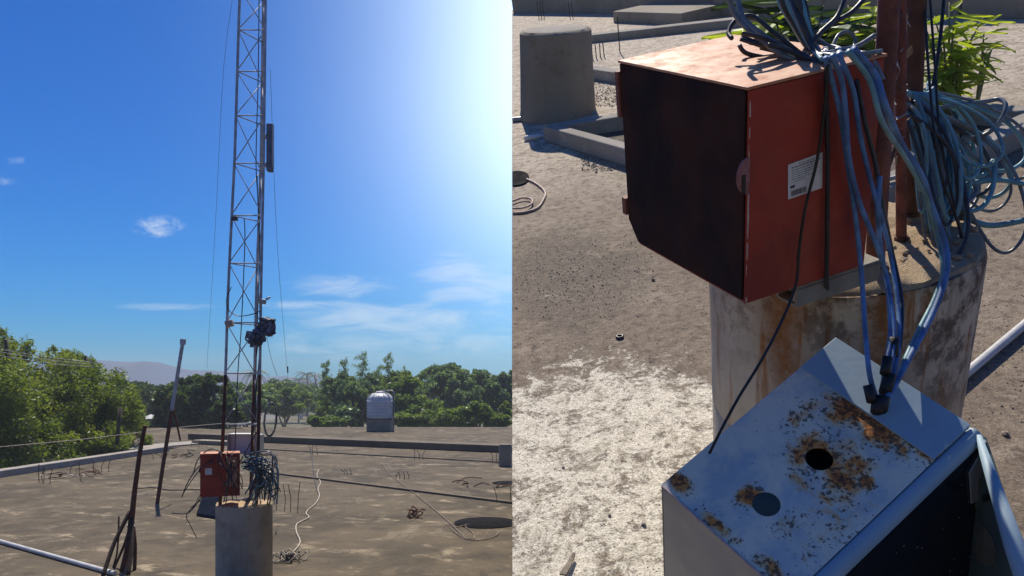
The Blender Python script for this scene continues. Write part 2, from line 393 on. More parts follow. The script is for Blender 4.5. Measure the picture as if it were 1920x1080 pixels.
def red_paint(name, base, fade, dusty):
    m, t, b, pos = mat(name)
    n = t.noise(pos, 7, 5, .6, .4); f = t.noise(pos, 60, 5, .7); g = t.noise(pos, 26, 6, .7, .3)
    c = t.mix(t.ramp(n, .35, .68), base, fade)
    c = t.mix(t.ramp(g, .54, .68, 0, .6), c, dusty); c = t.mix(t.ramp(t.noise(pos, 3.5, 6, .7, .8), .52, .64, 0, .55), c, dusty)
    c = t.mix(t.ramp(f, .66, .74, 0, .5), c, (.08, .03, .025))
    t.put(b.inputs['Base Color'], c); t.put(b.inputs['Roughness'], t.ramp(g, .3, .7, .5, .75)); b.inputs['Specular IOR Level'].default_value = .4
    bump(t, b, t.m('ADD', n, t.m('MULTIPLY', f, .2)), .12, .01)
red_paint('redpaint', (.38, .042, .021), (.26, .033, .022), (.41, .075, .034))
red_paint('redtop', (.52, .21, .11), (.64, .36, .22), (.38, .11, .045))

def blue_panel(name, rusty):
    """rusty panel: rust sits in given spots (box-top coordinates along BX / BY from BB), never evenly"""
    m, t, b, pos = mat(name)
    n = t.noise(pos, 6, 4); g = t.noise(pos, 26, 7, .7, .6); sp = t.noise(pos, 120, 4, .6, .2)
    c = t.mix(t.ramp(n, .3, .7), (.36, .49, .57), (.30, .42, .50))
    if rusty:
        rel = t.vm('SUBTRACT', pos, rusty[0]); u = t.dot(rel, rusty[1]); v = t.dot(rel, rusty[2])
        c = t.mix(t.ramp(t.noise(pos, 9, 6, .65, .3), .38, .62, .3, .95), c, (.86, .80, .63))
        acc = None
        for (cu, cv, ru, rv_, a) in rusty[3]:
            du = t.m('DIVIDE', t.m('SUBTRACT', u, cu), ru); dv = t.m('DIVIDE', t.m('SUBTRACT', v, cv), rv_)
            e = t.m('MULTIPLY', t.m('SUBTRACT', 1.0, t.m('ADD', t.m('MULTIPLY', du, du), t.m('MULTIPLY', dv, dv))), a)
            acc = e if acc is None else t.m('MAXIMUM', acc, e)
        acc = t.m('MAXIMUM', acc, -.9)
        k = t.m('ADD', t.m('MULTIPLY', acc, .20), t.m('SUBTRACT', g, .5))
        c = t.mix(t.ramp(k, -.02, .19, 0, .75), c, (.74, .48, .18))
        c = t.mix(t.ramp(k, .13, .23, 0, .95), c, (.70, .25, .045))
        c = t.mix(t.ramp(k, .26, .36, 0, .75), c, (.32, .095, .03))
        k2 = t.m('ADD', t.m('MULTIPLY', acc, .09), t.m('SUBTRACT', sp, .5))
        c = t.mix(t.ramp(k2, .075, .12, 0, .8), c, (.09, .05, .03))
    t.put(b.inputs['Base Color'], c); b.inputs['Roughness'].default_value = .55; b.inputs['Specular IOR Level'].default_value = .35
    bump(t, b, t.m('ADD', n, t.m('MULTIPLY', g, .4)), .15, .01)
blue_panel('bluepaint', None)
plain('greysheet', (.38, .37, .36), .55, 0, scale=4, var=.08)
plain('darkpane', (.010, .012, .020), .12, 0, scale=90, bmp=.05, c2=(.02, .022, .03))
plain('dooringreen', (.15, .20, .175), .6, 0, scale=6, c2=(.09, .13, .115))
plain('mudstain', (.22, .21, .15), .8, 0, scale=30)
plain('plug', (.06, .085, .075), .6, 0, scale=30)

# ================================================================ LARGE STRUCTURE
GZ = -4.6                                                     # street level below the roof
g = G(); g.add([(-850, -180, GZ), (850, -180, GZ), (850, 680, GZ), (-850, 680, GZ)], [(0, 1, 2, 3)])
tag(g.done('ground', MAT['ground']), 'dry grassy ground far below the roof edge', kind='structure')

g = G()
KA, KB = fl(-420, 962), fl(318, 846)
poly = [Vector((-16.5, -7, 0)), Vector((32, -7, 0)), Vector((32, 43, 0)), Vector((-19, 43, 0)), Vector((-19, 28.5, 0)), Vector((KB.x - .3, 28.5, 0)), Vector((KA.x - .3, KA.y, 0))]
g.slab(poly[::-1], (0, 0, -.35))
tag(g.done('roof_slab', MAT['roof']), 'weathered flat concrete roof with pale worn streaks', kind='structure')
g = G(); g.slab([p + Vector((0, 0, -.36)) - Vector((0.0, 0, 0)) for p in poly][::-1], (0, 0, GZ + .2))
tag(g.done('building_wall', MAT['side']), 'plastered walls below the flat roof', kind='structure')

g = G()
ra, rb = at(560, 780, 150), at(500, 800, 70)
rp = [Vector((-57, 120, GZ + .01)), Vector((-44, 120, GZ + .01)), Vector((-50, 175, GZ + .01)), Vector((-95, 420, GZ + .01)), Vector((-110, 420, GZ + .01)), Vector((-62, 175, GZ + .01))]
g.add(rp, [tuple(range(6))])
tag(g.done('road', MAT['road']), 'pale village road running off between the trees', kind='structure')

# distant hills
g = G(); hv = []; rng = random.Random(3)
prof = [(-600, 712), (-300, 700), (-100, 690), (60, 682), (170, 677), (230, 673), (300, 679), (370, 690), (440, 698), (520, 706), (600, 712), (760, 716), (1100, 716), (1700, 712), (2400, 705)]
rows = 5; Y0 = 500.0
for r in range(rows):
    k = r / (rows - 1)
    for i in range(91):
        px = -600 + 3000 * i / 90
        for a, b in zip(prof, prof[1:]):
            if a[0] <= px <= b[0]:
                py = a[1] + (b[1] - a[1]) * (px - a[0]) / (b[0] - a[0]); break
        z = (PY - py + 3 * math.sin(i * 1.7) + 1.5 * math.sin(i * .61)) / FOC * (Y0 + 90) + CAM.z
        p = at(px, PY, Y0 + 90 * k); hv.append(Vector((p.x, p.y, GZ - 1 + (z - GZ) * math.sin(k * math.pi / 2) + (2 * math.sin(i * 2.1 + r) if 0 < r < 4 else 0))))
g.add(hv, [(r * 91 + i, r * 91 + i + 1, (r + 1) * 91 + i + 1, (r + 1) * 91 + i) for r in range(rows - 1) for i in range(90)])
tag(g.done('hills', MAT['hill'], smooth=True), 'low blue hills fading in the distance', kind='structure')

# the sloping concrete deck that fills the other half of the picture
X0 = 0.0012
yfoot = -.40
def deck_pt(x, y): return Vector((x, y, D0.z + (-(UP.x * (x - D0.x) + UP.y * (y - D0.y))) / UP.z))
FARL = on2(960, 19); FARR = on2(1990, 26)
farR2 = FARR + (FARR - FARL) * .35
top = [deck_pt(X0, yfoot), deck_pt(farR2.x + 1.0, yfoot), farR2, FARL]
top[3] = deck_pt(X0, FARL.y)
n_ = 24
g = G(); g.add(top, [(0, 1, 2, 3)])
bot = [Vector((p.x, p.y, -.12)) for p in top]
g.add(top + bot, [(0, 3, 7, 4), (1, 0, 4, 5), (2, 1, 5, 6), (3, 2, 6, 7)])
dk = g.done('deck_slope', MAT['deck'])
dk.data.materials.append(MAT['side'])
for i, p in enumerate(dk.data.polygons): p.material_index = 0 if i == 0 else 1
tag(dk, 'brown sloping concrete deck with worn patches of whitewash', kind='structure')

# ================================================================ LEFT: ROOF FURNITURE
def strip(a, b, w, h, z=0.0):
    a = Vector((a.x, a.y, z)); b = Vector((b.x, b.y, z)); d = (b - a).normalized(); n = Vector((-d.y, d.x, 0)) * w
    return G().slab([a, b, b + n, a + n], (0, 0, h))
o = strip(KA, KB, .34, .17).done('edge_kerb', MAT['kerb'], bevel=.015)
tag(o, 'long pale concrete kerb along the roof edge below the feathery tree', 'kerb')
o = strip(fl(352, 824), fl(958, 850), .9, .24).done('concrete_beam', MAT['beam'], bevel=.02)
tag(o, 'long raised concrete beam crossing the far end of the roof', 'beam')
o = strip(fl(488, 843), fl(957, 869), .10, .035).done('roof_ridge', MAT['beam'])
tag(o, 'thin raised joint line across the roof just before the far beam', 'ridge', 'raised joints of the roof')
o = strip(fl(512, 889), fl(958, 945), .10, .04).done('roof_ridge', MAT['beam'])
tag(o, 'thin raised joint line across the middle of the roof behind the pedestal', 'ridge', 'raised joints of the roof')
o = strip(fl(232, 846), fl(430, 829), 1.3, .05).done('roof_patch', MAT['kerb'])
tag(o, 'pale strip of newer concrete beyond the kerb near the leaning pipe', 'concrete strip')
o = strip(fl(360, 833), fl(424, 836), .5, .16).done('masonry_block', MAT['pillar'], bevel=.02)
tag(o, 'dark low block of masonry lying behind the tower legs', 'block')
g = G(); a = fl(682, 836); g.box(a + Vector((.35, 0, .04)), XYZ, (.36, .06, .035))
tag(g.done('wood_plank', MAT['white'], bevel=.006), 'short pale plank lying in front of the water tank', 'plank')

def rebar_cluster(px, py, hpx, n, label, spread=.16, seed=0):
    rng = random.Random(seed); base = fl(px, py); d = base.y; h = hpx * d / FOC
    t = thing('rebar_cluster', label, 'rebar', base, 'rebar stubs rising from the roof')
    for i in range(n):
        x = (i - (n - 1) / 2) * spread * rng.uniform(.8, 1.2); y = rng.uniform(-.12, .12)
        p = base + Vector((x, y, -.02)); hh = h * rng.uniform(.75, 1.05)
        pts = [p, p + Vector((rng.uniform(-.03, .03), 0, hh * .5)), p + Vector((rng.uniform(-.07, .07), rng.uniform(-.05, .05), hh))]
        G().tube(pts, .0065 if d < 16 else .008, 5).done('rod', MAT['rebar'], t)
    return t
rebar_cluster(82, 906, 38, 4, 'tall cluster of bent rebar rods standing on the kerb below the feathery tree', .12, 1)
rebar_cluster(140, 892, 30, 2, 'pair of rebar rods next to scattered scraps by the kerb', .25, 2)
rebar_cluster(188, 886, 28, 3, 'three thin rebar rods between the kerb scraps and the leaning stick', .2, 3)
rebar_cluster(302, 861, 16, 3, 'short rebar stubs at the end of the pale kerb', .2, 4)
rebar_cluster(373, 838, 14, 3, 'short rebar stubs before the dark masonry block', .3, 5)
rebar_cluster(538, 958, 58, 4, 'four upright rebar rods just beside the concrete pedestal', .12, 6)
rebar_cluster(508, 872, 22, 4, 'bent rebar stubs right behind the tower, left of the white twine', .09, 7)
rebar_cluster(587, 853, 26, 3, 'thin rebar rods standing by the roof joint above the white twine', .14, 8)
rebar_cluster(652, 890, 14, 3, 'small rusty rebar stubs in the middle of the bare roof', .09, 9)
rebar_cluster(755, 898, 16, 4, 'row of faint rebar stubs left of the curled cable scrap', .09, 10)
rebar_cluster(786, 862, 20, 3, 'pale rebar rods by the far roof joint under the tank side trees', .14, 11)
rebar_cluster(945, 943, 34, 2, 'two rebar rods at the joint line by the picture divide', .25, 12)
rebar_cluster(932, 868, 24, 3, 'rebar rods beside the bluish round block at the far joint', .16, 13)

def scraps(px, py, label, seed, n=5, s=.25, matn='twine'):
    rng = random.Random(seed); b = fl(px, py); t = thing('scrap_heap', label, 'debris', b, 'scraps lying on the roof')
    for i in range(n):
        p = b + Vector((rng.uniform(-s, s) * 1.6, rng.uniform(-s, s), .02)); pts = [p]
        for k in range(3): pts.append(pts[-1] + Vector((rng.uniform(-s, s), rng.uniform(-s, s), rng.uniform(.0, .12) if k < 2 else -.03)) * .8)
        for q in pts: q.z = max(q.z, .015)
        G().tube(smooth_path(pts, 4), .012, 5).done('scrap', MAT[matn if i % 2 else 'rusty'], t, True)
    return t
scraps(128, 898, 'pale twisted scraps of wire beside the kerb', 1, 6, .3)
scraps(155, 893, 'rusty scraps of bent wire by the kerb rebar', 2, 5, .25, 'rusty')
scraps(318, 858, 'tangle of dark wire scraps beyond the leaning pipe', 3, 6, .35, 'rebar')
scraps(784, 970, 'small brown clump of dry rubbish in the middle of the roof', 4, 9, .12, 'rusty')
scraps(846, 908, 'curled loop of cable scrap on the roof beyond the black disc', 5, 3, .3, 'rebar')
scraps(906, 916, 'bent iron scrap lying near the joint line by the black disc', 6, 3, .3, 'rebar')

# leaning steel pipe with a brace
dp = fl(295, 943).y
t = thing('leaning_pipe', 'tall rusty steel pipe leaning over the roof with a capped top', 'pole', fl(295, 943))
G().tube([at(295, 943, dp), at(306, 870, dp), at(322, 770, dp)], .036, 10).done('pipe', MAT['rusty'], t, 40)
G().tube([at(321.8, 771, dp), at(343, 640, dp)], .034, 10).done('upper_pipe', MAT['steel'], t, 40)
G().tube([at(342.4, 646, dp), at(343.4, 636, dp)], .055, 10).done('pipe_cap', MAT['steel'], t, 40)
G().tube([at(324, 760, dp + .02), at(338, 826, dp + .4)], .018, 7).done('brace', MAT['rusty'], t, True)

# foreground stick in a cluster of splayed bars
dp2 = 9.6
t = thing('stick_post', 'dark leaning stick tied into a cluster of splayed iron bars', 'pole', Vector((at(238, 1085, dp2).x, dp2, 0)))
G().tube([at(246, 985, dp2), at(252, 925, dp2), at(262, 850, dp2), at(272, 798, dp2)], [.034, .030, .026, .024], 9).done('stick', MAT['rusty'], t, 40)
for i, (x0, x1, y1, dd, r) in enumerate([(244, 192, 1092, -.2, .024), (246, 228, 1092, .1, .028), (247, 240, 1095, -.1, .026), (248, 252, 1095, .15, .022), (246, 214, 1092, .3, .016), (247, 234, 1095, .35, .02)]):
    p1 = fl(x1, 1092); p1 = Vector((at(x1, 1080, dp2 + dd - .3).x, dp2 + dd - .3, 0.0))
    ptop = at(x0, 958 + 5 * i, dp2); mid = (ptop + p1) / 2 + Vector((-.03 if i == 0 else .02, 0, .0))
    G().tube(smooth_path([ptop, mid, p1], 5), r, 7).done('bar', MAT['rusty'] if i % 2 else MAT['rebar'], t, True)
G().tube([at(223, 968, dp2), at(222, 1010, dp2), at(219, 1040, dp2), Vector((at(212, 1080, dp2).x, dp2, 0))], .011, 6).done('bar', MAT['rebar'], t, True)
G().tube(smooth_path([at(237, 985, dp2 - .05), at(246, 990, dp2 - .06), at(252, 986, dp2 - .05), at(247, 982, dp2 + .05), at(237, 985, dp2 - .05)], 5), .008, 5).done('tie_wire', MAT['galv'], t, True)

a, b = fl(-60, 1002), fl(215, 1080); a.z = b.z = .03
tag(G().tube([a, (a + b) / 2, b], .028, 12).done('drain_pipe', MAT['pvc'], None, 40), 'grey plastic pipe lying on the roof below the splayed bars', 'pipe')

# white twine and the tangle where it ends
tw = [(598, 882), (594, 892), (601, 905), (596, 918), (599, 930), (592, 945), (578, 957), (574, 965), (579, 972), (557, 984), (556, 1000), (563, 1019), (547, 1040)]
pts = [fl(x, y) + Vector((0, 0, .015)) for x, y in tw]
tag(G().tube(smooth_path(pts, 3), .0105, 6).done('twine', MAT['twine'], None, True), 'zigzag length of white twine lying across the bare roof', 'twine')
b = fl(540, 1052); rng = random.Random(5); t = thing('twine_tangle', 'crumpled tangle of twine and plastic beside the pedestal foot', 'debris', b)
for i in range(9):
    c = b + Vector((rng.uniform(-.15, .15), rng.uniform(-.12, .15), .05)); r = rng.uniform(.04, .10); ph = rng.uniform(0, 6)
    pts = [c + Vector((math.cos(ph + k * .7) * r, math.sin(ph + k * .7) * r * .8, .05 * math.sin(k * 1.3 + i) + .01)) for k in range(10)]
    for q in pts: q.z = max(q.z, .012)
    G().tube(smooth_path(pts, 3), .009, 5).done('strand', MAT['twine'] if i % 3 else MAT['black'], t, True)
# long cable on the roof, ending in a coil at the disc
cb = [(716, 868), (728, 886), (745, 902), (775, 925), (800, 945), (830, 970), (852, 990), (870, 1008), (888, 1012), (886, 1000), (872, 988), (880, 984), (858, 990), (845, 990), (856, 1002), (880, 1014), (910, 1013), (930, 1006), (936, 998)]
pts = [fl(x, y) + Vector((0, 0, .014)) for x, y in cb]
tag(G().tube(smooth_path(pts, 4), .0075, 6).done('roof_cable', MAT['cablegreybrown'], None, True), 'pale thin cable running over the roof to a loose loop by the black disc', 'cable')
tag(G().tube(smooth_path([fl(x, y) + Vector((0, 0, .012)) for x, y in [(583, 838), (585, 860), (590, 900), (596, 925)]], 4), .009, 5).done('roof_cable', MAT['black'], None, True), 'straight dark cord on the roof beside the white twine', 'cable')
tag(G().tube(smooth_path([fl(x, y) + Vector((0, 0, .012)) for x, y in [(250, 918), (285, 915), (320, 920), (372, 919), (400, 925)]], 4), .012, 5).done('roof_cable', MAT['black'], None, True), 'dark cable lying across the roof toward the red cabinet', 'cable')
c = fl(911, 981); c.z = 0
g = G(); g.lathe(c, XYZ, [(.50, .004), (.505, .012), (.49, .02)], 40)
tag(g.done('roof_disc', MAT['flatblack'], None, 40), 'flat round black disc on the roof near the looped cable', 'disc')
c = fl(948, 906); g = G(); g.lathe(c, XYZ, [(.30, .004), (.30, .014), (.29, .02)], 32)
tag(g.done('roof_disc', MAT['flatblack'], None, 40), 'smaller round black disc put in as a shadow beyond the two rebar rods', 'disc')  # black disc stands in for the shadow below the round block
c = fl(957, 874); c.x = -.185; g = G(); g.lathe(c, XYZ, [(.18, 0), (.175, .3), (.17, .58), (.16, .60)], 32)
tag(g.done('round_block', MAT['pillar'], None, 40), 'bluish grey round concrete block by the far roof joint', 'block')

# water tank on its stand
c = fl(710, 809); d = c.y; s = d / FOC
t = thing('tank_stand', 'grey masonry stand under the white water tank', 'stand', c)
G().box(c + Vector((0, .5, .29)), XYZ, (.59, .5, .29)).done('pier', MAT['pillar'], t, bevel=.02)
G().box(c + Vector((0, .5, .60)), XYZ, (.63, .55, .022)).done('cap_slab', MAT['beam'], t, bevel=.01)
b = c + Vector((0, .5, .625)); r = .63
t = thing('water_tank', 'white ribbed plastic water tank standing on a masonry stand', 'tank', b)
pr = [(r * .97, 0), (r, .04)]
for i in range(6): pr += [(r, .07 + i * .14), (r * 1.06, .095 + i * .14), (r * 1.06, .145 + i * .14), (r, .17 + i * .14)]
pr += [(r * .99, .94), (r * .9, 1.06), (r * .72, 1.16), (r * .42, 1.22), (r * .36, 1.235)]
G().lathe(b, XYZ, pr, 40).done('tank_body', MAT['tankwhite'], t, 35)
for k in range(12):
    a = 2 * math.pi * k / 12; v = Vector((math.cos(a), math.sin(a), 0))
    G().tube([b + v * r * 1.0 + Vector((0, 0, .93)), b + v * r * .92 + Vector((0, 0, 1.05)), b + v * r * .74 + Vector((0, 0, 1.155)), b + v * r * .45 + Vector((0, 0, 1.22))], .026, 6).done('rib', MAT['tankwhite'], t, True)
G().lathe(b + Vector((0, 0, 1.235)), XYZ, [(.22, 0), (.23, .05), (.2, .08), (.05, .1)], 24).done('lid', MAT['tankwhite'], t, 35)
t = thing('tank_pipe', 'thin upright feed pipe beside the white water tank', 'pipe', c + Vector((.70, .2, 0)))
q = c + Vector((.70, .2, 0))
G().tube([q, q + Vector((0, 0, 1.93)), q + Vector((-.1, .05, 1.98)), q + Vector((-.65, .3, 1.98))], .028, 8).done('pipe', MAT['galv'], t, True)
G().tube([q + Vector((-.02, 0, .7)), q + Vector((-.02, 0, 1.9))], .04, 6).done('dark_sleeve', MAT['black'], t, True)

# ---------------------------------------------------------------- tower, pedestal and what hangs on it
TY = 9.0
PB = Vector((at(457, 945, TY).x, TY + .02, 0)); PR = .308
t = thing('tower_pedestal', 'round grey concrete pedestal carrying the lattice tower', 'pedestal', PB)
G().lathe(PB, XYZ, [(PR * 1.0, 0), (PR, .2), (PR * .995, .5), (PR, .82), (PR * .985, .85)], 48, .004, random.Random(2)).done('shaft', MAT['pedestal'], t, 40)
G().lathe(PB + Vector((0, 0, .845)), XYZ, [(PR * .97, 0), (PR * .95, .02), (PR * .6, .028), (PR * .2, .03)], 30, .03, random.Random(4)).done('mortar_cap', MAT['mortar'], t, 50)
o = thing('lattice_tower', 'slender three-legged steel lattice tower rising from the round pedestal', 'tower', PB + Vector((0, 0, .85)))
def leg_pt(k, z):
    py = PY - (z - CAM.z) * FOC / TY
    tab = {0: [(-700, 484), (5, 456), (300, 447), (540, 435), (702, 430), (865, 423), (945, 420)],
           1: [(-700, 500), (5, 483), (300, 478.6), (540, 470), (720, 466), (840, 462), (945, 459)],
           2: [(-700, 512), (5, 504), (300, 500.6), (540, 495.6), (708, 493.5), (865, 489.6), (945, 487)]}[k]
    for a, b in zip(tab, tab[1:]):
        if a[0] <= py <= b[0]: x = a[1] + (b[1] - a[1]) * (py - a[0]) / (b[0] - a[0]); break
    else: x = tab[0][1] if py < tab[0][0] else tab[-1][1]
    dy = TY - .12 if k != 1 else TY + .20
    p = at(x, py, TY); return Vector((p.x, dy, z))
ZT = 9.4
for k in range(3):
    zs = [.86 + (ZT - .86) * i / 22 for i in range(23)]
    G().tube([leg_pt(k, z) for z in zs], .016, 8).done('leg', MAT['rusty' if False else 'steel'], o, True)
    G().tube([leg_pt(k, z) for z in (.86, 1.1, 1.5, 1.85, 2.3)], .0205, 8).done('rusty_leg_sleeve', MAT['rusty'], o, True)
zh = [1.75, 2.32, 2.88, 3.54, 4.07, 4.65, 5.18, 5.67, 6.13, 6.6, 7.1, 7.6, 8.1, 8.6, 9.1]
for i, z in enumerate(zh):
    for (a, b) in ((0, 1), (1, 2), (2, 0)):
        G().tube([leg_pt(a, z), leg_pt(b, z)], .007, 6).done('horizontal_brace', MAT['steel'], o, True)
    if i + 1 < len(zh):
        z2 = zh[i + 1]
        for q, (a, b) in enumerate(((0, 1), (1, 2), (2, 0))):
            if (i + q) % 2: a, b = b, a
            G().tube([leg_pt(a, z + .01), leg_pt(b, z2 - .01)], .006, 6).done('diagonal_brace', MAT['steel'], o, True)
z = 1.2
for (a, b) in ((0, 2), (2, 1)):
    G().tube([leg_pt(a, .95), leg_pt(b, 1.7)], .007, 6).done('diagonal_brace', MAT['rusty'], o, True)
# panel antenna
ab = at(506, 322, TY - .2); t = thing('panel_antenna', 'long narrow dark antenna panel clamped to the tower leg', 'antenna', ab)
h = 87 * TY / FOC
G().box(ab + Vector((0, 0, h * .5)), XYZ, (.030, .045, h * .5)).done('housing', MAT['antenna'], t, bevel=.012)
G().box(ab + Vector((.034, 0, h * .55)), XYZ, (.005, .03, h * .45)).done('cover_strip', MAT['zinc'], t, bevel=.003)
for zz in (.15, .75):
    G().box(ab + Vector((-.045, .02, h * zz)), XYZ, (.03, .03, .018)).done('clamp', MAT['steel'], t, bevel=.004)
# small devices
db = at(490, 565, TY - .16); t = thing('camera_unit', 'small grey camera on the tower above the black cable bundle', 'camera', db)
G().box(db, (Vector((.9, .1, -.15)).normalized(), Vector((-.1, 1, 0)).normalized(), Vector((.15, 0, 1)).normalized()), (.05, .028, .025)).done('housing', MAT['zinc'], t, bevel=.008)
G().tube([db + Vector((.05, 0, .02)), db + Vector((.09, .02, .05))], .012, 6).done('arm', MAT['steel'], t, True)
db = at(430, 607, TY - .16); t = thing('junction_box', 'small pinkish junction box on the leg of the tower, opposite the black bundle', 'junction box', db)
G().box(db, (Vector((1, 0, .25)).normalized(), XYZ[1], Vector((-.25, 0, 1)).normalized()), (.042, .03, .035)).done('case', MAT['chip'], t, bevel=.008)
G().box(db + Vector((0, -.034, 0)), (Vector((1, 0, .25)).normalized(), XYZ[1], Vector((-.25, 0, 1)).normalized()), (.034, .005, .028)).done('cover', MAT['cablepink'], t, bevel=.003)
db = at(440, 410, TY - .14); t = thing('clamp_block', 'small dark clamp high on the leg of the tower', 'clamp', db)
G().box(db, XYZ, (.03, .03, .02)).done('jaw', MAT['cabledark'], t, bevel=.005)
G().tube([db + Vector((-.04, 0, -.02)), db + Vector((.03, 0, .02))], .009, 6).done('bolt', MAT['steel'], t, True)

def cable_ball(name, label, cat, c, rx, rz, n, rad, mats, seed, ry=.09, parent_base=None):
    rng = random.Random(seed); t = thing(name, label, cat, c)
    for i in range(n):
        ph = rng.uniform(0, 6.28); tilt = rng.uniform(-.9, .9); k = rng.uniform(.35, 1.0); o2 = Vector((rng.uniform(-.35, .35) * rx, rng.uniform(-.6, .6) * ry, rng.uniform(-.35, .35) * rz))
        pts = []
        for j in range(14):
            a = ph + j * 2 * math.pi / 12
            x, z2 = math.cos(a) * rx * k, math.sin(a) * rz * k
            pts.append(c + o2 + Vector((x * math.cos(tilt) - z2 * math.sin(tilt) * .6, math.sin(a * 2 + i) * ry * .7, z2 + x * math.sin(tilt) * .5)))
        G().tube(smooth_path(pts, 3), rad * rng.uniform(.8, 1.2), 5).done('cable', MAT[mats[i % len(mats)]], t, True)
    return t
def cable_mass(label, blobs, n, rad, seed):
    rng = random.Random(seed); t = thing('cable_bundle', label, 'cables', at(*blobs[0][:2], TY - .15))
    for i in range(n):
        pts = []
        for k in range(7):
            bx_, by_, rx_, ry_ = blobs[min(len(blobs) - 1, int(rng.random() * len(blobs)))] if k % 3 == 0 else cur
            cur = (bx_, by_, rx_, ry_); pts.append(at(bx_ + rng.uniform(-rx_, rx_), by_ + rng.uniform(-ry_, ry_), TY - .15 + rng.uniform(-.07, .07)))
        G().tube(smooth_path(pts, 4), rad * rng.uniform(.7, 1.3), 5).done('cable', MAT[('antenna', 'steelblue', 'cabledark')[i % 3]], t, True)
cable_mass('thick dark bundle of tangled cable tied to the leg of the tower', [(501, 606, 15, 10), (496, 618, 17, 12), (505, 612, 12, 14)], 44, .0095, 11)
cable_mass('lower dark cable tangle hanging inside the tower', [(486, 630, 13, 12), (474, 633, 13, 12), (480, 642, 11, 7)], 32, .009, 12)
# hanging ring of wire
c = at(507, 787, TY - .12); t = thing('wire_coil', 'oval coil of pale wire hanging on the tower leg', 'coil', c); rng = random.Random(8)
for i in range(16):
    kx, kz = rng.uniform(.80, 1.02), rng.uniform(.88, 1.02); pts = []
    for j in range(28):
        a = 2 * math.pi * j / 28
        pts.append(c + Vector((math.cos(a) * .062 * kx + .012 * math.sin(a), rng.uniform(-.012, .012) + .03 * math.cos(a), math.sin(a) * .19 * kz)))
    G().tube(pts, .0055, 5, closed=True).done('wire', MAT[('twine', 'stem', 'cablegrey')[i % 3]], t, True)
# white cabinet behind the legs
c = at(458, 850, TY + .5); t = thing('white_case', 'pale metal case with a bent flap behind the tower legs', 'case', c)
w, hgt = .17, .23
G().box(c + Vector((0, .1, hgt / 2)), XYZ, (w - .005, .09, hgt / 2 - .004)).done('front_panel', MAT['tankwhite'], t)
G().box(c + Vector((0, .02, hgt)), XYZ, (w, .1, .006)).done('top_panel', MAT['white'], t, bevel=.003)
G().box(c + Vector((w, .02, hgt / 2 - .002)), XYZ, (.026, .1, hgt / 2 - .006)).done('side_panel', MAT['white'], t, bevel=.003)
G().box(c + Vector((-w, .02, hgt / 2 - .002)), XYZ, (.006, .1, hgt / 2 - .006)).done('side_panel', MAT['greysheet'], t, bevel=.003)
G().slab([c + Vector((w - .05, -.085, .03)), c + Vector((w + .01, -.085, .0)), c + Vector((w - .01, -.085, .13)), c + Vector((w - .07, -.085, .14))], (0, .006, 0)).done('bent_flap', MAT['white'], t)
G().box(c + Vector((0, .02, .004)), XYZ, (w, .1, .005)).done('bottom_panel', MAT['greysheet'], t)

# ---- the red cabinet (same builder serves both views)
def red_cabinet(base, fx, fy, fz, W, D, H, label, near, shade_mat='shademaroon'):
    """base = lower near corner; fx runs along the labelled side (length W), fy along the open front (length D)."""
    fr = Matrix((fx, fy, fz)).transposed(); t = thing('red_cabinet', label, 'cabinet', base, frame=fr)
    P = lambda x, y, z: base + fx * x + fy * y + fz * z
    ax = (fx, fy, fz); e = .0025; ch = .045
    def plate(name, c, hf, m, bv=.0012): return G().box(P(*c), ax, hf).done(name, m, t, bevel=bv)
    plate('top_panel', (W / 2, D / 2, H + .0), (W / 2 + .004, D / 2 + .004, e), MAT['redtop'])
    plate('labelled_side', (W / 2, 0, H / 2 - .003), (W / 2, e, H / 2 - .001), MAT['redpaint'])
    plate('far_side', (W / 2, D, (H + ch) / 2 - .003), (W / 2, e, (H - ch) / 2 - .001), MAT['redpaint'])
    plate('back_panel', (W - e, D / 2, H / 2 - .003), (e, D / 2 - .003, H / 2 - .001), MAT[shade_mat])
    G().slab([P(0, .003, 0), P(0, D - ch * .9, 0), P(0, D - .003, ch), P(0, D - .003, ch + .005), P(0, D - ch * .9, .005), P(0, .003, .005)], fx * (W - .006)).done('bottom_panel', MAT['redpaint'], t)
    dpts = [P(-.004, .004, .006), P(-.004, D - ch * .9, .006), P(-.004, D - .004, ch + .004), P(-.004, D - .004, H - .004), P(-.004, .004, H - .004)]
    dr_ = G().slab(dpts, fx * .0035).done('door', MAT[shade_mat], t); dr_['label'] = 'flat door coloured dark maroon as in shade'
    for z0, z1, w in ((H * .71, H * .95, .0065), (H * .15, H * .25, .008)):
        hg = plate('hinge', (.004, D + w, (z0 + z1) / 2), (.012, w, (z1 - z0) / 2), MAT['rustred'])
    # latch tab with its slot, and chipped paint down the edge
    zc = H * .625; pts = []
    for k in range(13):
        a = math.pi / 2 + math.pi * k / 12
        pts.append(P(.004 + math.cos(a) * .024, -.0035, zc + math.sin(a) * .032))
    lt = G().slab(pts, fy * .005).done('latch_tab', MAT['mauve'] if near else MAT['rustred'], t)
    G().box(P(-.009, -.0045, zc - .012), ax, (.0032, .0012, .016)).done('slot', MAT['black'], lt)
    if near:
        rng = random.Random(4)
        for z0, z1, w in ((.125, .205, .006), (.085, .118, .0035), (.055, .075, .003), (.30, .318, .003), (.335, .36, .0035), (.0, .012, .004), (.262, .29, .0022)):
            pts = []; n = 5
            for k in range(n): pts.append(P(.001, -.0032, z0 + (z1 - z0) * k / (n - 1)))
            for k in range(n)[::-1]: pts.append(P(w * rng.uniform(.5, 1.2), -.0032, z0 + (z1 - z0) * k / (n - 1)))
            G().slab(pts, fy * .0006).done('paint_chip', MAT['chip'], t)
    return t, P, ax

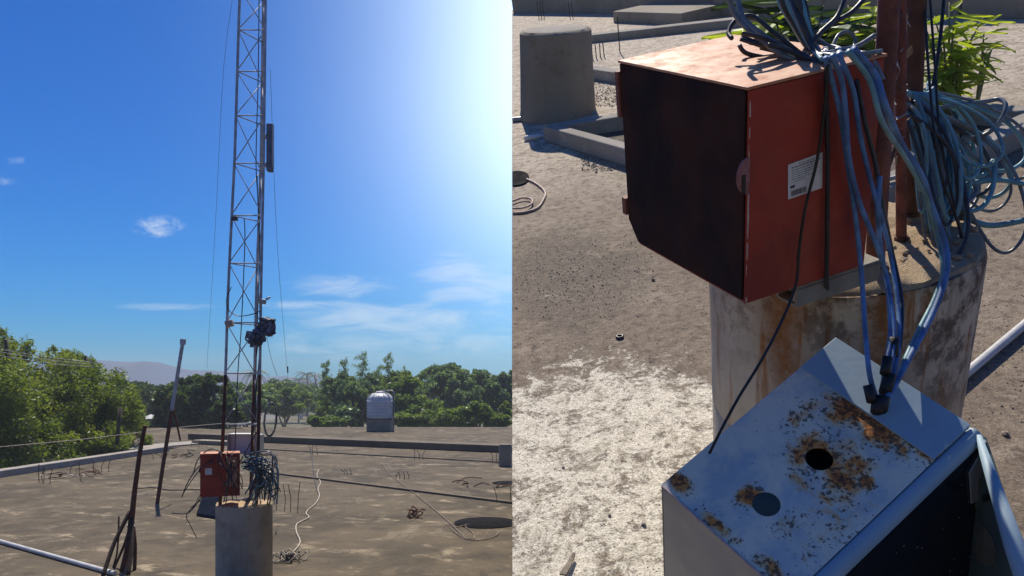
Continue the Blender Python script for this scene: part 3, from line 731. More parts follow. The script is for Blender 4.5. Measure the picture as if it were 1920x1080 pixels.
# left view cabinet
cb0 = at(398, 934, TY - .42); yaw = R(-28)
fx = Vector((math.cos(yaw), -math.sin(yaw) * -1, 0)); fx = Vector((math.cos(R(20)), math.sin(R(20)), 0)); fy = Vector((-fx.y, fx.x, 0))
red_cabinet(at(376, 932, TY - .42), fx, fy, XYZ[2], .40, .30, .46, 'small red steel cabinet on the pedestal of the distant tower', False)
lt = at(391, 884, TY - .44)
G().box(at(391, 884, TY - .42 + .02 ) - fy * .004, (fx, fy, XYZ[2]), (.035, .002, .035)).done('label', MAT['labelwhite'], bpy.data.objects['red_cabinet'])
G().box(at(376, 932, TY - .42) + fx * .315 - fy * .007 + XYZ[2] * .26, (fx, fy, XYZ[2]), (.055, .003, .16)).done('orange_plate', MAT['redtop'], bpy.data.objects['red_cabinet'], bevel=.002)

def loose_cables(name, label, paths, rad, mats, cat='cables', base=None):
    t = thing(name, label, cat, base if base is not None else Vector(paths[0][-1]))
    for i, p in enumerate(paths):
        G().tube(smooth_path(p, 5), rad if not isinstance(rad, list) else rad[i % len(rad)], 6).done('cable', MAT[mats[i % len(mats)]], t, True)
    return t
rng = random.Random(21); paths = []
for i in range(46):
    x0 = rng.uniform(450, 482); y0 = rng.uniform(852, 880); x1 = rng.uniform(470, 522); y1 = rng.uniform(905, 950)
    d0 = TY - .15 - rng.uniform(0, .25)
    mx = (x0 + x1) / 2 + rng.uniform(4, 26); my = min(y0, y1) + rng.uniform(-6, 30)
    paths.append([at(x0, y0, d0), at(mx, my, d0 - .05), at(x1, (my + y1) / 2 + 10, d0 - .08), at(x1 + rng.uniform(-14, 4), y1, d0 - .05)])
loose_cables('cable_tangle', 'mass of grey cables spilling over the top of the distant pedestal', paths, [.0065, .0055, .008], ['cabledark', 'cableteal', 'cablegrey', 'cabledark'], base=at(480, 945, TY))
paths = []
for i in range(16):
    x0 = rng.uniform(405, 450); y0 = rng.uniform(846, 870); x1 = rng.uniform(415, 455); y1 = rng.uniform(900, 945); d0 = TY - .50
    paths.append([at(x0, y0, d0 + .08), at((x0 + x1) / 2 + rng.uniform(-10, 12), (y0 + y1) / 2, d0), at(x1, y1, d0 + .02)])
loose_cables('cable_tangle', 'dark wires hanging down over the front of the distant red cabinet', paths, [.0045, .006], ['black', 'cabledark', 'rusty'], base=at(430, 940, TY - .5))
paths = [[at(400, 862, 8.6), at(372, 876, 8.6), at(352, 905, 8.6), at(341, 932, 8.65)], [at(402, 866, 8.6), at(380, 876, 8.55), at(360, 900, 8.55), at(346, 922, 8.6)],
         [at(380, 925, 8.6), at(372, 940, 8.6), at(352, 962, 8.6), at(322, 962, 8.7)], [at(376, 938, 8.6), at(350, 965, 8.6), at(357, 985, 8.7), at(369, 1009, 8.8)],
         [at(420, 852, 8.6), at(396, 842, 8.6), at(372, 860, 8.7), at(362, 890, 8.7)], [at(385, 918, 8.6), at(374, 930, 8.6), at(366, 945, 8.65), at(358, 952, 8.7)]]
loose_cables('loose_wires', 'stray black wires curling out from the distant red cabinet', paths, [.006, .005], ['black', 'cabledark'], base=at(341, 932, 8.65))
# dark blue sheet standing in for the shadow behind the pedestal
q = [fl(368, 968), fl(408, 975), fl(410, 946), fl(385, 938)]
for p in q: p.z = .02
g = G(); g.slab([q[0], q[1], q[2] + Vector((0, 0, .22)), q[3] + Vector((0, 0, .25))], (0, .02, .03))
tag(g.done('shadow_sheet', MAT['shadowblue']), 'dark blue bent sheet put in as the shadow behind the distant pedestal', 'shadow sheet')
# cables running up inside the tower
paths = [[at(478, 850, 9.05), at(480, 700, 9.05), at(484, 560, 9.0), at(487, 470, 9.0), at(484, 380, 9.02), at(480, 300, 9.0), at(484, 150, 9.0), at(486, -30, 9.0)],
         [at(470, 850, 9.0), at(488, 640, 9.0), at(489, 540, 8.98), at(485, 420, 9.0), at(482, 330, 9.0)],
         [at(440, 860, 9.0), at(446, 700, 9.0), at(452, 620, 9.0), at(459, 460, 9.0), at(458, 410, 9.0)]]
loose_cables('feeder_cables', 'thin dark feeder cables running up inside the lattice tower', paths, [.006], ['cabledark'], base=at(478, 900, 9.05))
loose_cables('loop_wire', 'single wire looping out from the tower leg above the small junction box', [[at(434, 538, 8.86), at(425, 560, 8.85), at(428, 580, 8.85), at(445, 592, 8.85), at(470, 590, 8.85), at(488, 583, 8.85)]], [.005], ['cabledark'], cat='wire', base=at(434, 538, 8.86))
# guy wires and lines
def wire(name, label, pts, r, m='cabledark', grp=None, cat='wire'):
    o = G().tube(smooth_path(pts, 4), r, 4).done(name, MAT[m], None, True); return tag(o, label, cat, grp)
wire('guy_wire', 'faint guy wire slanting down on the side of the tower facing the hills', [at(446, -60, 9), at(420, 120, 9.6), at(405, 400, 11), at(388, 690, 15)], .0022, grp='guy wires of the tower')
wire('guy_wire', 'faint guy wire hanging on the tank side of the tower with a turnbuckle', [at(507, 130, 9), at(515, 360, 9.6), at(524, 520, 10.5), at(538, 690, 13), at(541, 718, 14)], .0024, grp='guy wires of the tower')
wire('guy_wire', 'short stay wire from the black cable bundle toward the palms', [at(500, 630, 9), at(508, 670, 9.6), at(520, 705, 10.4)], .0028, grp='guy wires of the tower')
wire('clothes_line', 'pale line stretched low across the roof in front of the feathery tree', [at(-40, 842, 14), at(0, 838, 14), at(170, 822, 16), at(330, 802, 18), at(430, 793, 20)], .008, 'twine', cat='line')
for i, (y0, y1) in enumerate(((655, 681), (660, 685), (667, 690))):
    wire('power_line', ('uppermost', 'middle', 'lowest')[i] + ' of the three pale power lines crossing the feathery tree', [at(-60, y0 - 8, 20), at(0, y0, 20.5), at(90, (y0 + y1) / 2 + 2, 21.5), at(187, y1, 22.6)], .010, 'galv', 'power lines before the feathery tree', 'power line')
wire('power_line', 'thin power line sagging from the utility pole to the road trees', [at(470, 720, 120), at(530, 718, 125), at(594, 712, 130)], .05, 'galv', cat='power line')
wire('turnbuckle', 'tiny dark turnbuckle on the guy wire above the palms', [at(539.2, 688, 12.98), at(539.6, 698, 13.2)], .014, 'black', cat='turnbuckle')

# ================================================================ TREES BEYOND THE ROOF
NR = np.random.default_rng(12)
def leaf_mesh(name, C, size, matname, parent, aspect=.5, droop=0.0, shade=None):
    n = len(C); nr = NR
    d = nr.normal(size=(n, 3)); d[:, 2] = d[:, 2] * .7 - droop; d /= np.linalg.norm(d, axis=1)[:, None]
    w = np.cross(d, nr.normal(size=(n, 3))); w /= np.linalg.norm(w, axis=1)[:, None]
    sz = size * nr.uniform(.6, 1.35, n)[:, None]
    V = np.empty((n, 4, 3)); V[:, 0] = C - d * sz; V[:, 1] = C + w * sz * aspect; V[:, 2] = C + d * sz; V[:, 3] = C - w * sz * aspect
    if parent is not None:
        V = V - np.array(WM[parent.name].translation)
    me = bpy.data.meshes.new(name); me.vertices.add(n * 4); me.vertices.foreach_set('co', V.ravel())
    me.loops.add(n * 4); me.loops.foreach_set('vertex_index', np.arange(n * 4, dtype=np.int32))
    me.polygons.add(n); me.polygons.foreach_set('loop_start', np.arange(0, n * 4, 4, dtype=np.int32))
    at_ = me.attributes.new('tint', 'FLOAT', 'FACE')
    tv = nr.uniform(0, 1, n) * .4 + (shade if shade is not None else nr.uniform(0, .4, n)); at_.data.foreach_set('value', np.clip(tv, 0, 1).astype(np.float32))
    me.update(calc_edges=True); me.materials.append(MAT[matname])
    o = bpy.data.objects.new(name, me); col.objects.link(o)
    if parent is not None: o.parent = parent; WM[o.name] = WM[parent.name]
    return o
def clumps(lobes, n, sub=26, spread=.30, shell=(.55, 1.0)):
    vol = np.array([l[1][0] * l[1][1] * l[1][2] for l in lobes]) ** (2 / 3); cnt = (n * vol / vol.sum()).astype(int)
    out = []; sh = []
    for (c, r), k in zip(lobes, cnt):
        c = np.array(c); r = np.array(r)
        d = NR.normal(size=(sub, 3)); d /= np.linalg.norm(d, axis=1)[:, None]
        sc = c + d * r * NR.uniform(*shell, sub)[:, None]; tone = NR.uniform(0, .75, sub) ** 1.3
        idx = NR.integers(0, sub, k)
        q = NR.normal(size=(k, 3)); q /= np.linalg.norm(q, axis=1)[:, None]; q *= NR.uniform(0, 1, k)[:, None] ** .45
        out.append(sc[idx] + q * r * spread); sh.append(tone[idx])
    return np.concatenate(out), np.concatenate(sh)
def tree(name, label, base, lobes, n, leaf, matname, group, trunk_r=.16, sub=26, spread=.3, aspect=.5, droop=0.0, trunk_top=None, cat='tree'):
    base = Vector(base); t = thing(name, label, cat, base, group)
    cx = sum(l[0][0] for l in lobes) / len(lobes); cy = sum(l[0][1] for l in lobes) / len(lobes); cz = max(l[0][2] for l in lobes)
    g = G(); tt = Vector((cx, cy, cz if trunk_top is None else trunk_top))
    g.tube(smooth_path([base, base.lerp(tt, .5) + Vector((.15, .1, 0)), tt], 5), [trunk_r * (1 - .07 * i) for i in range(11)], 8)
    for (c, r) in lobes:
        c = Vector(c); a = base.lerp(tt, .45 + .3 * random.random()); g.tube([a, (a + c) / 2 + Vector((0, 0, .2)), c], [trunk_r * .5, trunk_r * .35, trunk_r * .15], 6)
    g.done('trunk', MAT['bark'], t, True)
    C, sh = clumps(lobes, n, sub, spread); leaf_mesh('crown', C, leaf, matname, t, aspect, droop, sh)
    return t
def L(px, py, Y, rx, rz, ry=None):                              # a lobe by the direction it is seen in, with its real size
    p = at(px, py, Y); s = Y / FOC; return (tuple(p), (rx * s, ry if ry else rx * s, rz * s))
def gb(px, Y): p = at(px, PY, Y); return (p.x, p.y, GZ)
GF = 'feathery trees along the roof edge'
tree('feathery_tree', 'big light green feathery tree at the picture edge above the kerb', gb(20, 26), [L(-60, 720, 26, 120, 100), L(20, 790, 25, 100, 110), L(90, 760, 26.5, 90, 95), L(10, 690, 27, 75, 55), L(60, 850, 24.5, 90, 60), L(-80, 850, 24, 90, 90), L(40, 650, 27, 22, 34), L(4, 640, 27, 16, 26)], 46000, .075, 'leaf_feather', GF, .22, 40, .26, .28, .3)
tree('feathery_tree', 'light green feathery tree between the edge tree and the leaning stick', gb(165, 28), [L(150, 760, 28, 80, 85), L(210, 790, 28.5, 60, 70), L(130, 700, 28.5, 50, 38), L(170, 830, 27, 80, 50), L(240, 815, 29, 38, 45), L(98, 668, 29, 12, 22), L(125, 672, 29, 14, 20), L(150, 680, 29, 14, 18), L(172, 688, 29, 14, 20)], 34000, .075, 'leaf_feather', GF, .2, 36, .27, .28, .3)
GM = 'dark broadleaf trees behind the tower'
tree('mango_tree', 'dark glossy broadleaf tree right behind the leaning pipe', gb(350, 44), [L(345, 760, 44, 50, 42), L(360, 725, 45, 28, 22), L(320, 775, 44, 36, 36)], 12000, .13, 'leaf_mango', GM)
tree('mango_tree', 'dark glossy broadleaf tree between the leaning pipe and the tower', gb(405, 43), [L(402, 755, 43, 40, 44), L(398, 722, 43.5, 26, 22), L(425, 780, 42, 30, 34), L(375, 785, 43, 34, 30)], 12000, .13, 'leaf_mango', GM)
tree('mango_tree', 'hazy dark tree behind the feathery tree and the small hut', gb(278, 62), [L(270, 750, 62, 40, 30), L(235, 738, 66, 34, 22), L(302, 748, 60, 30, 28), L(220, 722, 70, 18, 12), L(260, 727, 70, 20, 12)], 10000, .17, 'leaf_mango', GM)
tree('shade_tree', 'rounded tree seen between the tower legs', gb(460, 60), [L(455, 760, 60, 40, 34), L(480, 740, 62, 34, 24), L(440, 735, 66, 26, 18)], 9000, .16, 'leaf_hazeblue', GM)
tree('shade_tree', 'low green tree beside the road behind the wire coil', gb(530, 75), [L(530, 752, 75, 36, 26), L(505, 738, 80, 30, 20), L(560, 745, 82, 26, 18)], 9000, .18, 'leaf_mid', GM)
tree('shade_tree', 'dark round tree behind the road end under the palms', gb(575, 190), [L(570, 738, 190, 34, 20), L(540, 732, 200, 34, 14), L(610, 735, 195, 30, 20)], 7000, .40, 'leaf_hazeblue', GM, .3)
tree('shade_tree', 'bushy tree at the roadside right of the road', gb(612, 70), [L(612, 775, 70, 22, 24), L(625, 755, 72, 26, 26)], 7000, .14, 'leaf_mid', GM)
GT = 'leafy trees behind the water tank'
tree('shade_tree', 'dark dense tree directly behind the water tank', gb(665, 56), [L(660, 755, 56, 50, 44), L(640, 728, 58, 32, 24), L(690, 735, 58, 36, 28), L(650, 790, 54, 40, 26)], 15000, .13, 'leaf_hazeblue', GT)
tree('shade_tree', 'loose yellow green tree just right of the water tank', gb(775, 55), [L(765, 745, 55, 38, 40), L(790, 775, 54, 44, 34), L(755, 715, 57, 26, 22), L(740, 765, 56, 30, 34)], 15000, .12, 'leaf_mid', GT)
tree('shade_tree', 'tall rounded bluish tree crown beyond the yellow green shrub', gb(840, 66), [L(835, 735, 66, 50, 44), L(810, 710, 68, 30, 24), L(845, 702, 67, 34, 18), L(870, 745, 64, 36, 36)], 16000, .15, 'leaf_hazeblue', GT)
tree('shade_tree', 'rounded bluish tree crown second from the picture divide', gb(895, 68), [L(892, 740, 68, 40, 42), L(888, 708, 69, 28, 16), L(915, 755, 66, 30, 30)], 12000, .15, 'leaf_hazeblue', GT)
tree('shade_tree', 'bluish tree crown at the picture divide', gb(930, 64), [L(938, 745, 64, 34, 40), L(948, 712, 65, 18, 18), L(925, 722, 65, 18, 14)], 11000, .15, 'leaf_hazeblue', GT)
tree('shrub', 'light green shrub rising over the roof edge near the picture divide', gb(870, 50), [L(865, 785, 50, 40, 22), L(895, 775, 50, 26, 20), L(840, 792, 50, 28, 18), L(915, 792, 50, 26, 14)], 13000, .10, 'leaf_mid', GT, .08, cat='shrub')
tree('shrub', 'low dark shrub at the roof edge below the utility pole', gb(600, 52), [L(600, 792, 52, 22, 14), L(625, 795, 52, 22, 14)], 5000, .10, 'leaf_mid', GT, .06, cat='shrub')
tree('shrub', 'dark shrubs in the shade at the foot of the broadleaf trees', gb(350, 46), [L(330, 800, 46, 40, 16), L(400, 800, 46, 40, 16)], 8000, .12, 'leaf_mango', GT, .08, cat='shrub')
GS = 'slender trees above the water tank'
for (px, py, w, lab) in [(612, 676, 9, 'slender feathery treetop standing farthest from the tank, by the utility pole'), (645, 674, 9, 'slender feathery treetop second from the utility pole'), (680, 660, 13, 'tallest slender feathery treetop just left above the tank'), (727, 664, 13, 'slender feathery treetop just right above the tank'), (706, 690, 16, 'short bushy slender tree directly above the tank'), (752, 692, 14, 'short slender tree between the tank and the round bluish crowns')]:
    Y = 60; base = Vector(gb(px, Y)); t = thing('slender_tree', lab, 'tree', base, GS); topz = at(px, py, Y).z
    G().tube([base, base.lerp(Vector((base.x, base.y, topz)), .6) + Vector((.05, 0, 0)), Vector((base.x, base.y, topz))], [.09, .05, .015], 6).done('trunk', MAT['bark'], t, True)
    lob = []; y = py + 3; k = 0
    while y < 770:
        f_ = (.75, 1.15, .8, 1.0)[k % 4] * (min(1.0, .7 + k * .1) if y < 712 else 1.6); lob.append(L(px + (4, -3, 2, -5)[k % 4], y, Y, w * f_ * .8, 8, w * f_ * Y / FOC)); y += 8; k += 1
    C, sh = clumps(lob, 2600, 12, .55, (.2, 1.15)); leaf_mesh('crown', C, .11, 'leaf_mid', t, .22, .5, sh)
def palm(px, py, Y, label, nf=15, fl_=1.9, seed=0):
    rng = random.Random(seed); base = Vector(gb(px + 2, Y)); top_ = at(px, py, Y); t = thing('palm_tree', label, 'palm', base, 'coconut palms by the road')
    G().tube(smooth_path([base, base.lerp(top_, .5) + Vector((.3, 0, 0)), top_], 6), .16, 8).done('trunk', MAT['bark'], t, True)
    for i in range(nf):
        a = 2 * math.pi * i / nf + rng.uniform(-.2, .2); up = rng.uniform(.1, 1.0); v = Vector((math.cos(a), math.sin(a), 0)); pts = []
        for k in range(6):
            s = k / 5; pts.append(top_ + v * (fl_ * s) + Vector((0, 0, fl_ * (up * s - 1.05 * s * s))))
        g = G(); sd_ = Vector((-v.y, v.x, 0))
        for k in range(5):
            for q in range(4):
                c = pts[k].lerp(pts[k + 1], q / 4); w = .42 * math.sin(math.pi * min(1, (k + q / 4 + .6) / 5.6)) * fl_ / 1.9
                for sg in (-1, 1):
                    e = c + sd_ * sg * w + v * w * .5 + Vector((0, 0, -w * .55)); dd = v * .035
                    g.add([c - dd, c + dd, e], [(0, 1, 2)])
        g.tube(pts, .025, 4)
        o = g.done('frond', MAT['leaf_palm'], t)
for (px, py, Y, lab, s_) in [(575, 702, 170, 'tall coconut palm left of the utility pole', 1), (590, 704, 185, 'coconut palm right behind the utility pole', 2), (560, 712, 190, 'low coconut palm over the road end', 3), (526, 716, 200, 'small far coconut palm behind the tower coil', 4), (478, 700, 120, 'coconut palm seen through the tower legs', 5), (510, 716, 210, 'tiny far coconut palm just right of the tower leg', 6)]:
    palm(px, py, Y, lab, 15, 3.0 if Y > 150 else 2.2, s_)
for (px, Y, lobs, n, lf, m_, lab) in [
    (450, 90, [L(440, 748, 90, 46, 24), L(480, 755, 88, 40, 22), L(410, 740, 95, 40, 20)], 9000, .16, 'leaf_hazeblue', 'green tree line closing the gap between the tower legs'),
    (520, 100, [L(515, 742, 100, 34, 26), L(545, 735, 100, 30, 22), L(580, 742, 100, 26, 24), L(600, 758, 95, 20, 18)], 12000, .17, 'leaf_hazeblue', 'mid green trees filling the gap just right of the tower'),
    (560, 150, [L(540, 750, 150, 40, 20), L(575, 752, 150, 34, 20), L(510, 752, 150, 30, 20), L(600, 750, 145, 28, 18)], 10000, .26, 'leaf_mid', 'pale green trees over the road left of the utility pole'),
    (640, 85, [L(620, 750, 85, 34, 28), L(655, 740, 85, 36, 26)], 9000, .16, 'leaf_hazeblue', 'dark tree behind the slender treetops'),
    (720, 75, [L(715, 745, 75, 50, 34), L(745, 730, 76, 34, 24), L(700, 722, 76, 30, 18)], 12000, .15, 'leaf_mid', 'fresh green tree behind and above the tank'),
    (955, 75, [L(905, 735, 75, 40, 30), L(860, 725, 75, 40, 26)], 9000, .16, 'leaf_hazeblue', 'bluish tree filling in behind the round crowns'),
    (800, 52, [L(795, 790, 52, 46, 20), L(750, 792, 52, 30, 18)], 9000, .11, 'leaf_mid', 'low bright shrubbery along the roof edge right of the tank'),
    (940, 50, [L(935, 788, 50, 24, 16), L(948, 770, 52, 14, 18)], 6000, .10, 'leaf_mid', 'green shrub at the roof edge touching the picture divide'),
    (320, 70, [L(310, 745, 70, 50, 22), L(360, 735, 72, 40, 24), L(270, 760, 66, 40, 24)], 9000, .16, 'leaf_mango', 'dark tree line behind the leaning pipe')]:
    tree('shade_tree', lab, gb(px, Y), lobs, n, lf, m_, GT)
# utility pole, scooter, hut
b = Vector(gb(594, 130)); t = thing('utility_pole', 'thin pale utility pole with a short arm by the roadside', 'utility pole', b)
tp = at(594, 700, 130)
G().tube([b, Vector((b.x, b.y, tp.z))], [.17, .13], 8).done('pole', MAT['pvc'], t, True)
q = Vector((b.x, b.y, at(594, 743, 130).z)); G().box(q + Vector((-.3, -.1, 0)), XYZ, (.6, .06, .08)).done('cross_arm', MAT['pvc'], t)
q = Vector((b.x, b.y, at(594, 712, 130).z)); G().box(q + Vector((-.2, -.1, 0)), XYZ, (.5, .05, .05)).done('cross_arm', MAT['galv'], t)
q = at(565, 783, 165); q.z = GZ + .02
t = thing('motor_scooter', 'tiny white fronted motor scooter with rider coming along the road', 'scooter', q)
for dy, r in ((-.6, .25), (.6, .25)):
    G().tube([q + Vector((0, dy, .26)) + Vector((0, math.cos(a) * r * .8, math.sin(a) * r * .8)) for a in [2 * math.pi * k / 14 for k in range(14)]], .055, 6, closed=True).done('wheel', MAT['black'], t, True)
G().slab([q + Vector((-.2, -.62, .35)), q + Vector((.2, -.62, .35)), q + Vector((.26, -.55, .75)), q + Vector((.16, -.5, 1.05)), q + Vector((-.16, -.5, 1.05)), q + Vector((-.26, -.55, .75))], (0, .1, 0)).done('front_shield', MAT['white'], t)
G().box(q + Vector((0, .25, .5)), XYZ, (.16, .55, .16)).done('body', MAT['cabledark'], t, bevel=.05)
G().box(q + Vector((0, .3, .72)), XYZ, (.15, .4, .05)).done('saddle', MAT['black'], t, bevel=.03)
G().tube([q + Vector((-.34, -.42, 1.1)), q + Vector((0, -.46, 1.05)), q + Vector((.34, -.42, 1.1))], .03, 6).done('handlebar', MAT['black'], t, True)
G().lathe(q + Vector((0, -.60, .98)), (XYZ[0], XYZ[2], -XYZ[1]), [(.10, 0), (.09, .05), (.02, .06)], 12).done('headlight', MAT['white'], t, True)
rd = thing('person', 'tiny rider in dark clothes sitting on the scooter on the road', 'person', q + Vector((0, .2, .77)))
bm = [(q + Vector((0, .28, .80)), .17), (q + Vector((0, .24, 1.1)), .19), (q + Vector((0, .18, 1.32)), .20), (q + Vector((0, .16, 1.45)), .08), (q + Vector((0, .15, 1.56)), .11), (q + Vector((0, .15, 1.68)), .11), (q + Vector((0, .15, 1.77)), .05)]
g = G(); g.tube([p for p, r in bm], [r for p, r in bm], 10)
for sg in (-1, 1):
    g.tube([q + Vector((sg * .18, .18, 1.34)), q + Vector((sg * .3, -.05, 1.12)), q + Vector((sg * .3, -.36, 1.10))], [.07, .055, .04], 7)
    g.tube([q + Vector((sg * .1, .28, .82)), q + Vector((sg * .18, -.12, .8)), q + Vector((sg * .17, -.1, .36)), q + Vector((sg * .17, -.25, .32))], [.1, .085, .06, .04], 7)
g.done('body', MAT['cabledark'], rd, True)
b = at(293, 800, 52); b.z = GZ; t = thing('hut', 'small hut with a pale tin roof among the trees', 'hut', b)
rz = at(293, 786, 52).z
G().box(Vector((b.x, b.y + 1, (GZ + rz) / 2)), XYZ, (.8, 1, (rz - GZ) / 2)).done('wall', MAT['hutwall'], t)
G().slab([Vector((b.x - 1, b.y - .3, rz)), Vector((b.x + 1, b.y - .3, rz + .02)), Vector((b.x + .8, b.y + 2.2, rz + .42)), Vector((b.x - .8, b.y + 2.2, rz + .4))], (0, 0, .04)).done('roof', MAT['zinc'], t)
G().box(Vector((b.x, b.y - .02, GZ + 1.0)), XYZ, (.4, .03, 1.0)).done('door', MAT['wood'], t)
# fence posts in front of the feathery trees
for (x0, y0, x1, y1, Y, lab) in [(219, 820, 226, 764, 26, 'dark leaning fence post before the feathery tree'), (265, 810, 272, 766, 34, 'dark post beside the small hut')]:
    a, b2 = at(x0, y0 + 15, Y), at(x1, y1, Y); t = G().tube([a, b2], [.07, .06], 7).done('fence_post', MAT['bark'], None, True)
    tag(t, lab, 'post', 'posts by the roof edge')
# a dark hedge line closing the view at street level
for i, (px, Y, w, lab) in enumerate([(120, 95, 130, 'long dark hedge far behind the feathery trees'), (430, 230, 110, 'far line of dark trees behind the tower'), (760, 110, 150, 'far dark trees behind the water tank'), (520, 330, 90, 'farthest low wood at the end of the road')]):
    lob = [L(px + (k - 2.5) * w / 3.2, 742 + 3 * math.sin(k * 2.3 + i), Y, w / 4.2, 17 + 4 * math.sin(k * 1.7)) for k in range(6)]
    tree('far_trees' if False else 'hedge', lab, gb(px, Y), lob, 7000, .0028 * Y, 'leaf_hazeblue', 'dark tree lines in the distance', .2, cat='hedge')

# ================================================================ THE SLOPING DECK: CLOSE VIEW OF A PEDESTAL AND ITS CABINETS
def line2(pix, h=0.0, lift=0.0): return [on2(x, y, h) + UP * lift for x, y in pix]
# --- stained column
CT = at(1576, 455, 1.9); CB = CT - UP * .85; CR = .305
t = thing('stained_column', 'thick round concrete column with brown rust stains behind the blue box', 'column', CB, frame=M2)
G().lathe(CB, AX2, [(CR * 1.01, 0), (CR, .1), (CR * .998, .425), (CR * .990, .43), (CR * .990, .436), (CR, .44), (CR, .6), (CR * 1.003, .75), (CR, .83), (CR * .985, .848)], 64, .0025, random.Random(3)).done('shaft', MAT['stained'], t, 40)
rng = random.Random(6); g = G(); pr = [(CR * .975, .846), (CR * .96, .856), (CR * .8, .862), (CR * .55, .866), (CR * .3, .868), (CR * .05, .868)]
g.lathe(CB, AX2, pr, 44, .018, rng); g.done('mortar_cap', MAT['mortar'], t, 60)
for i in range(46):
    a = rng.uniform(-1.7, 1.2); r = CR * rng.uniform(.35, .93); p = CB + E1 * math.cos(a) * r + E2 * math.sin(a) * r + UP * .866
    G().rock(p, rng.uniform(.004, .010), rng, AX2).done('mortar_crumb', MAT['mortar'], t)
# --- red cabinet
_p = [0.0208, 0.0098, 0.308]
rv = Vector(_p); Rr = M2.to_3x3() @ Matrix.Rotation(rv.length, 3, rv.normalized())
rx, ry, rzv = (Rr.col[0].normalized(), Rr.col[1].normalized(), Rr.col[2].normalized())
RB = CAM + Vector((.4277, 1.4737, .1548)); RW, RD, RH = .274, .416, .38
rc, RP, rax = red_cabinet(RB, rx, ry, rzv, RW, RD, RH, 'big red steel cabinet with its shaded door coloured dark maroon, standing on the rust stained column', True)
# printed label on the side
lp = [on_plane(x, y, RB - ry * .003, ry) for x, y in ((1477, 374), (1541, 352), (1542, 285), (1477, 309))]
lb = G().slab([p - ry * .0004 for p in lp], -ry * .0006).done('label', MAT['labelwhite'], rc)
def lab(u, v): return lp[0] + (lp[1] - lp[0]) * u + (lp[3] - lp[0]) * v - ry * .0013
rng = random.Random(9)
for i, v in enumerate((.93, .86, .79, .72, .655, .59, .525, .46)):
    u = .10 if i else .30; end = (.9, .92, .8, .85, .88, .6, .78, .5)[i]; hh = .030 if i == 1 else .018
    while u < end:
        w = rng.uniform(.03, .10)
        G().add([lab(u, v), lab(min(u + w, end), v), lab(min(u + w, end), v + hh), lab(u, v + hh)], [(0, 1, 2, 3)]).done('print', MAT['ink'], lb); u += w + .022
G().add([lab(.06, .30), lab(.19, .30), lab(.19, .37), lab(.06, .37)], [(0, 1, 2, 3)]).done('print', MAT['ink'], lb)
u = .09
while u < .52:
    w = rng.choice((.008, .012, .02)); G().add([lab(u, .06), lab(u + w, .06), lab(u + w, .22), lab(u, .22)], [(0, 1, 2, 3)]).done('print', MAT['ink'], lb); u += w + rng.choice((.008, .014))
# --- bracket beam under the cabinet
bb = RP(.125, .012, -.030)
t = thing('bracket_beam', 'short grey hollow beam wedged under the red cabinet', 'beam', bb)
for dz in (-.019, .019): G().box(RP(.225, .035, -.030 + dz), rax, (.10, .028, .003)).done('flange', MAT['wood'], t)
for dy in (.0085, .0615): G().box(RP(.225, dy, -.030), rax, (.10, .003, .0155)).done('web', MAT['wood'], t)
for k, (dy, dz) in enumerate(((.022, -.006), (.046, .006), (.034, -.004))): G().box(RP(.16 + k * .01, dy, -.030 + dz), rax, (.03, .004, .009)).done('inner_web', MAT['zinc'], t)
# --- tower legs on the column
def leg2(px0, py0, px1, py1, h0, r, label, m, topm=1.25):
    a = on2(px0, py0, h0); n = (CAM - a); n = (n - UP * n.dot(UP)).normalized()
    b = on_plane(px1, py1, a, n); d = (b - a); c = a + d * topm
    t = tw2
    lg = G().tube([a, a.lerp(c, .33), a.lerp(c, .66), c], r, 14).done('leg', MAT[m], t, 40); lg['label'] = label
    G().tube([a - UP * .002, a + UP * .012], r * 1.35, 14).done('foot_collar', MAT['rusty'], lg, 40)
    return a, c
tw2 = thing('pipe_tower', 'rusty three-legged tower foot rising from the mortar top of the stained column', 'tower', CB + UP * .86, frame=M2)
lA = leg2(1640, 505, 1667, 2, .86, .0195, 'thick rust red pipe leg rising right behind the red cabinet', 'rustred')
lB = leg2(1690, 452, 1688, 2, .86, .0115, 'thin rusty pipe leg on the sunlit mortar, middle of the three', 'rustred')
lC = leg2(1704, 405, 1720, 2, .86, .0195, 'thick purplish brown pipe leg beside the leafy plant', 'rusty')
t = tw2
for k0, k1, (a, b) in ((.25, .5, (lA, lC)), (.62, .42, (lA, lC)), (.72, .95, (lB, lC)), (.55, .78, (lA, lB))):
    G().tube([a[0].lerp(a[1], k0), b[0].lerp(b[1], k1)], .006, 8).done('brace', MAT['rusty'], t, True)
# foil-like dry wrapping between the legs
rng = random.Random(31); t = thing('wrapping_strip', 'crinkled pale strip of dry wrapping caught between the pipe legs', 'wrapping', lB[0].lerp(lB[1], .45))
for k in range(26):
    c = lB[0].lerp(lB[1], .30 + .55 * k / 26) + E1 * rng.uniform(-.012, .02) + E2 * rng.uniform(-.01, .01); s_ = rng.uniform(.008, .018)
    a = Vector((rng.gauss(0, 1), rng.gauss(0, 1), rng.gauss(0, 1))).normalized(); b = a.orthogonal().normalized()
    G().slab([c - a * s_ - b * s_ * .4, c + a * s_ - b * s_ * .5, c + a * s_ * .8 + b * s_ * .5, c - a * s_ * .7 + b * s_ * .4], a.cross(b) * .001).done('flake', MAT['zinc' if k % 2 else 'mortar'], t)

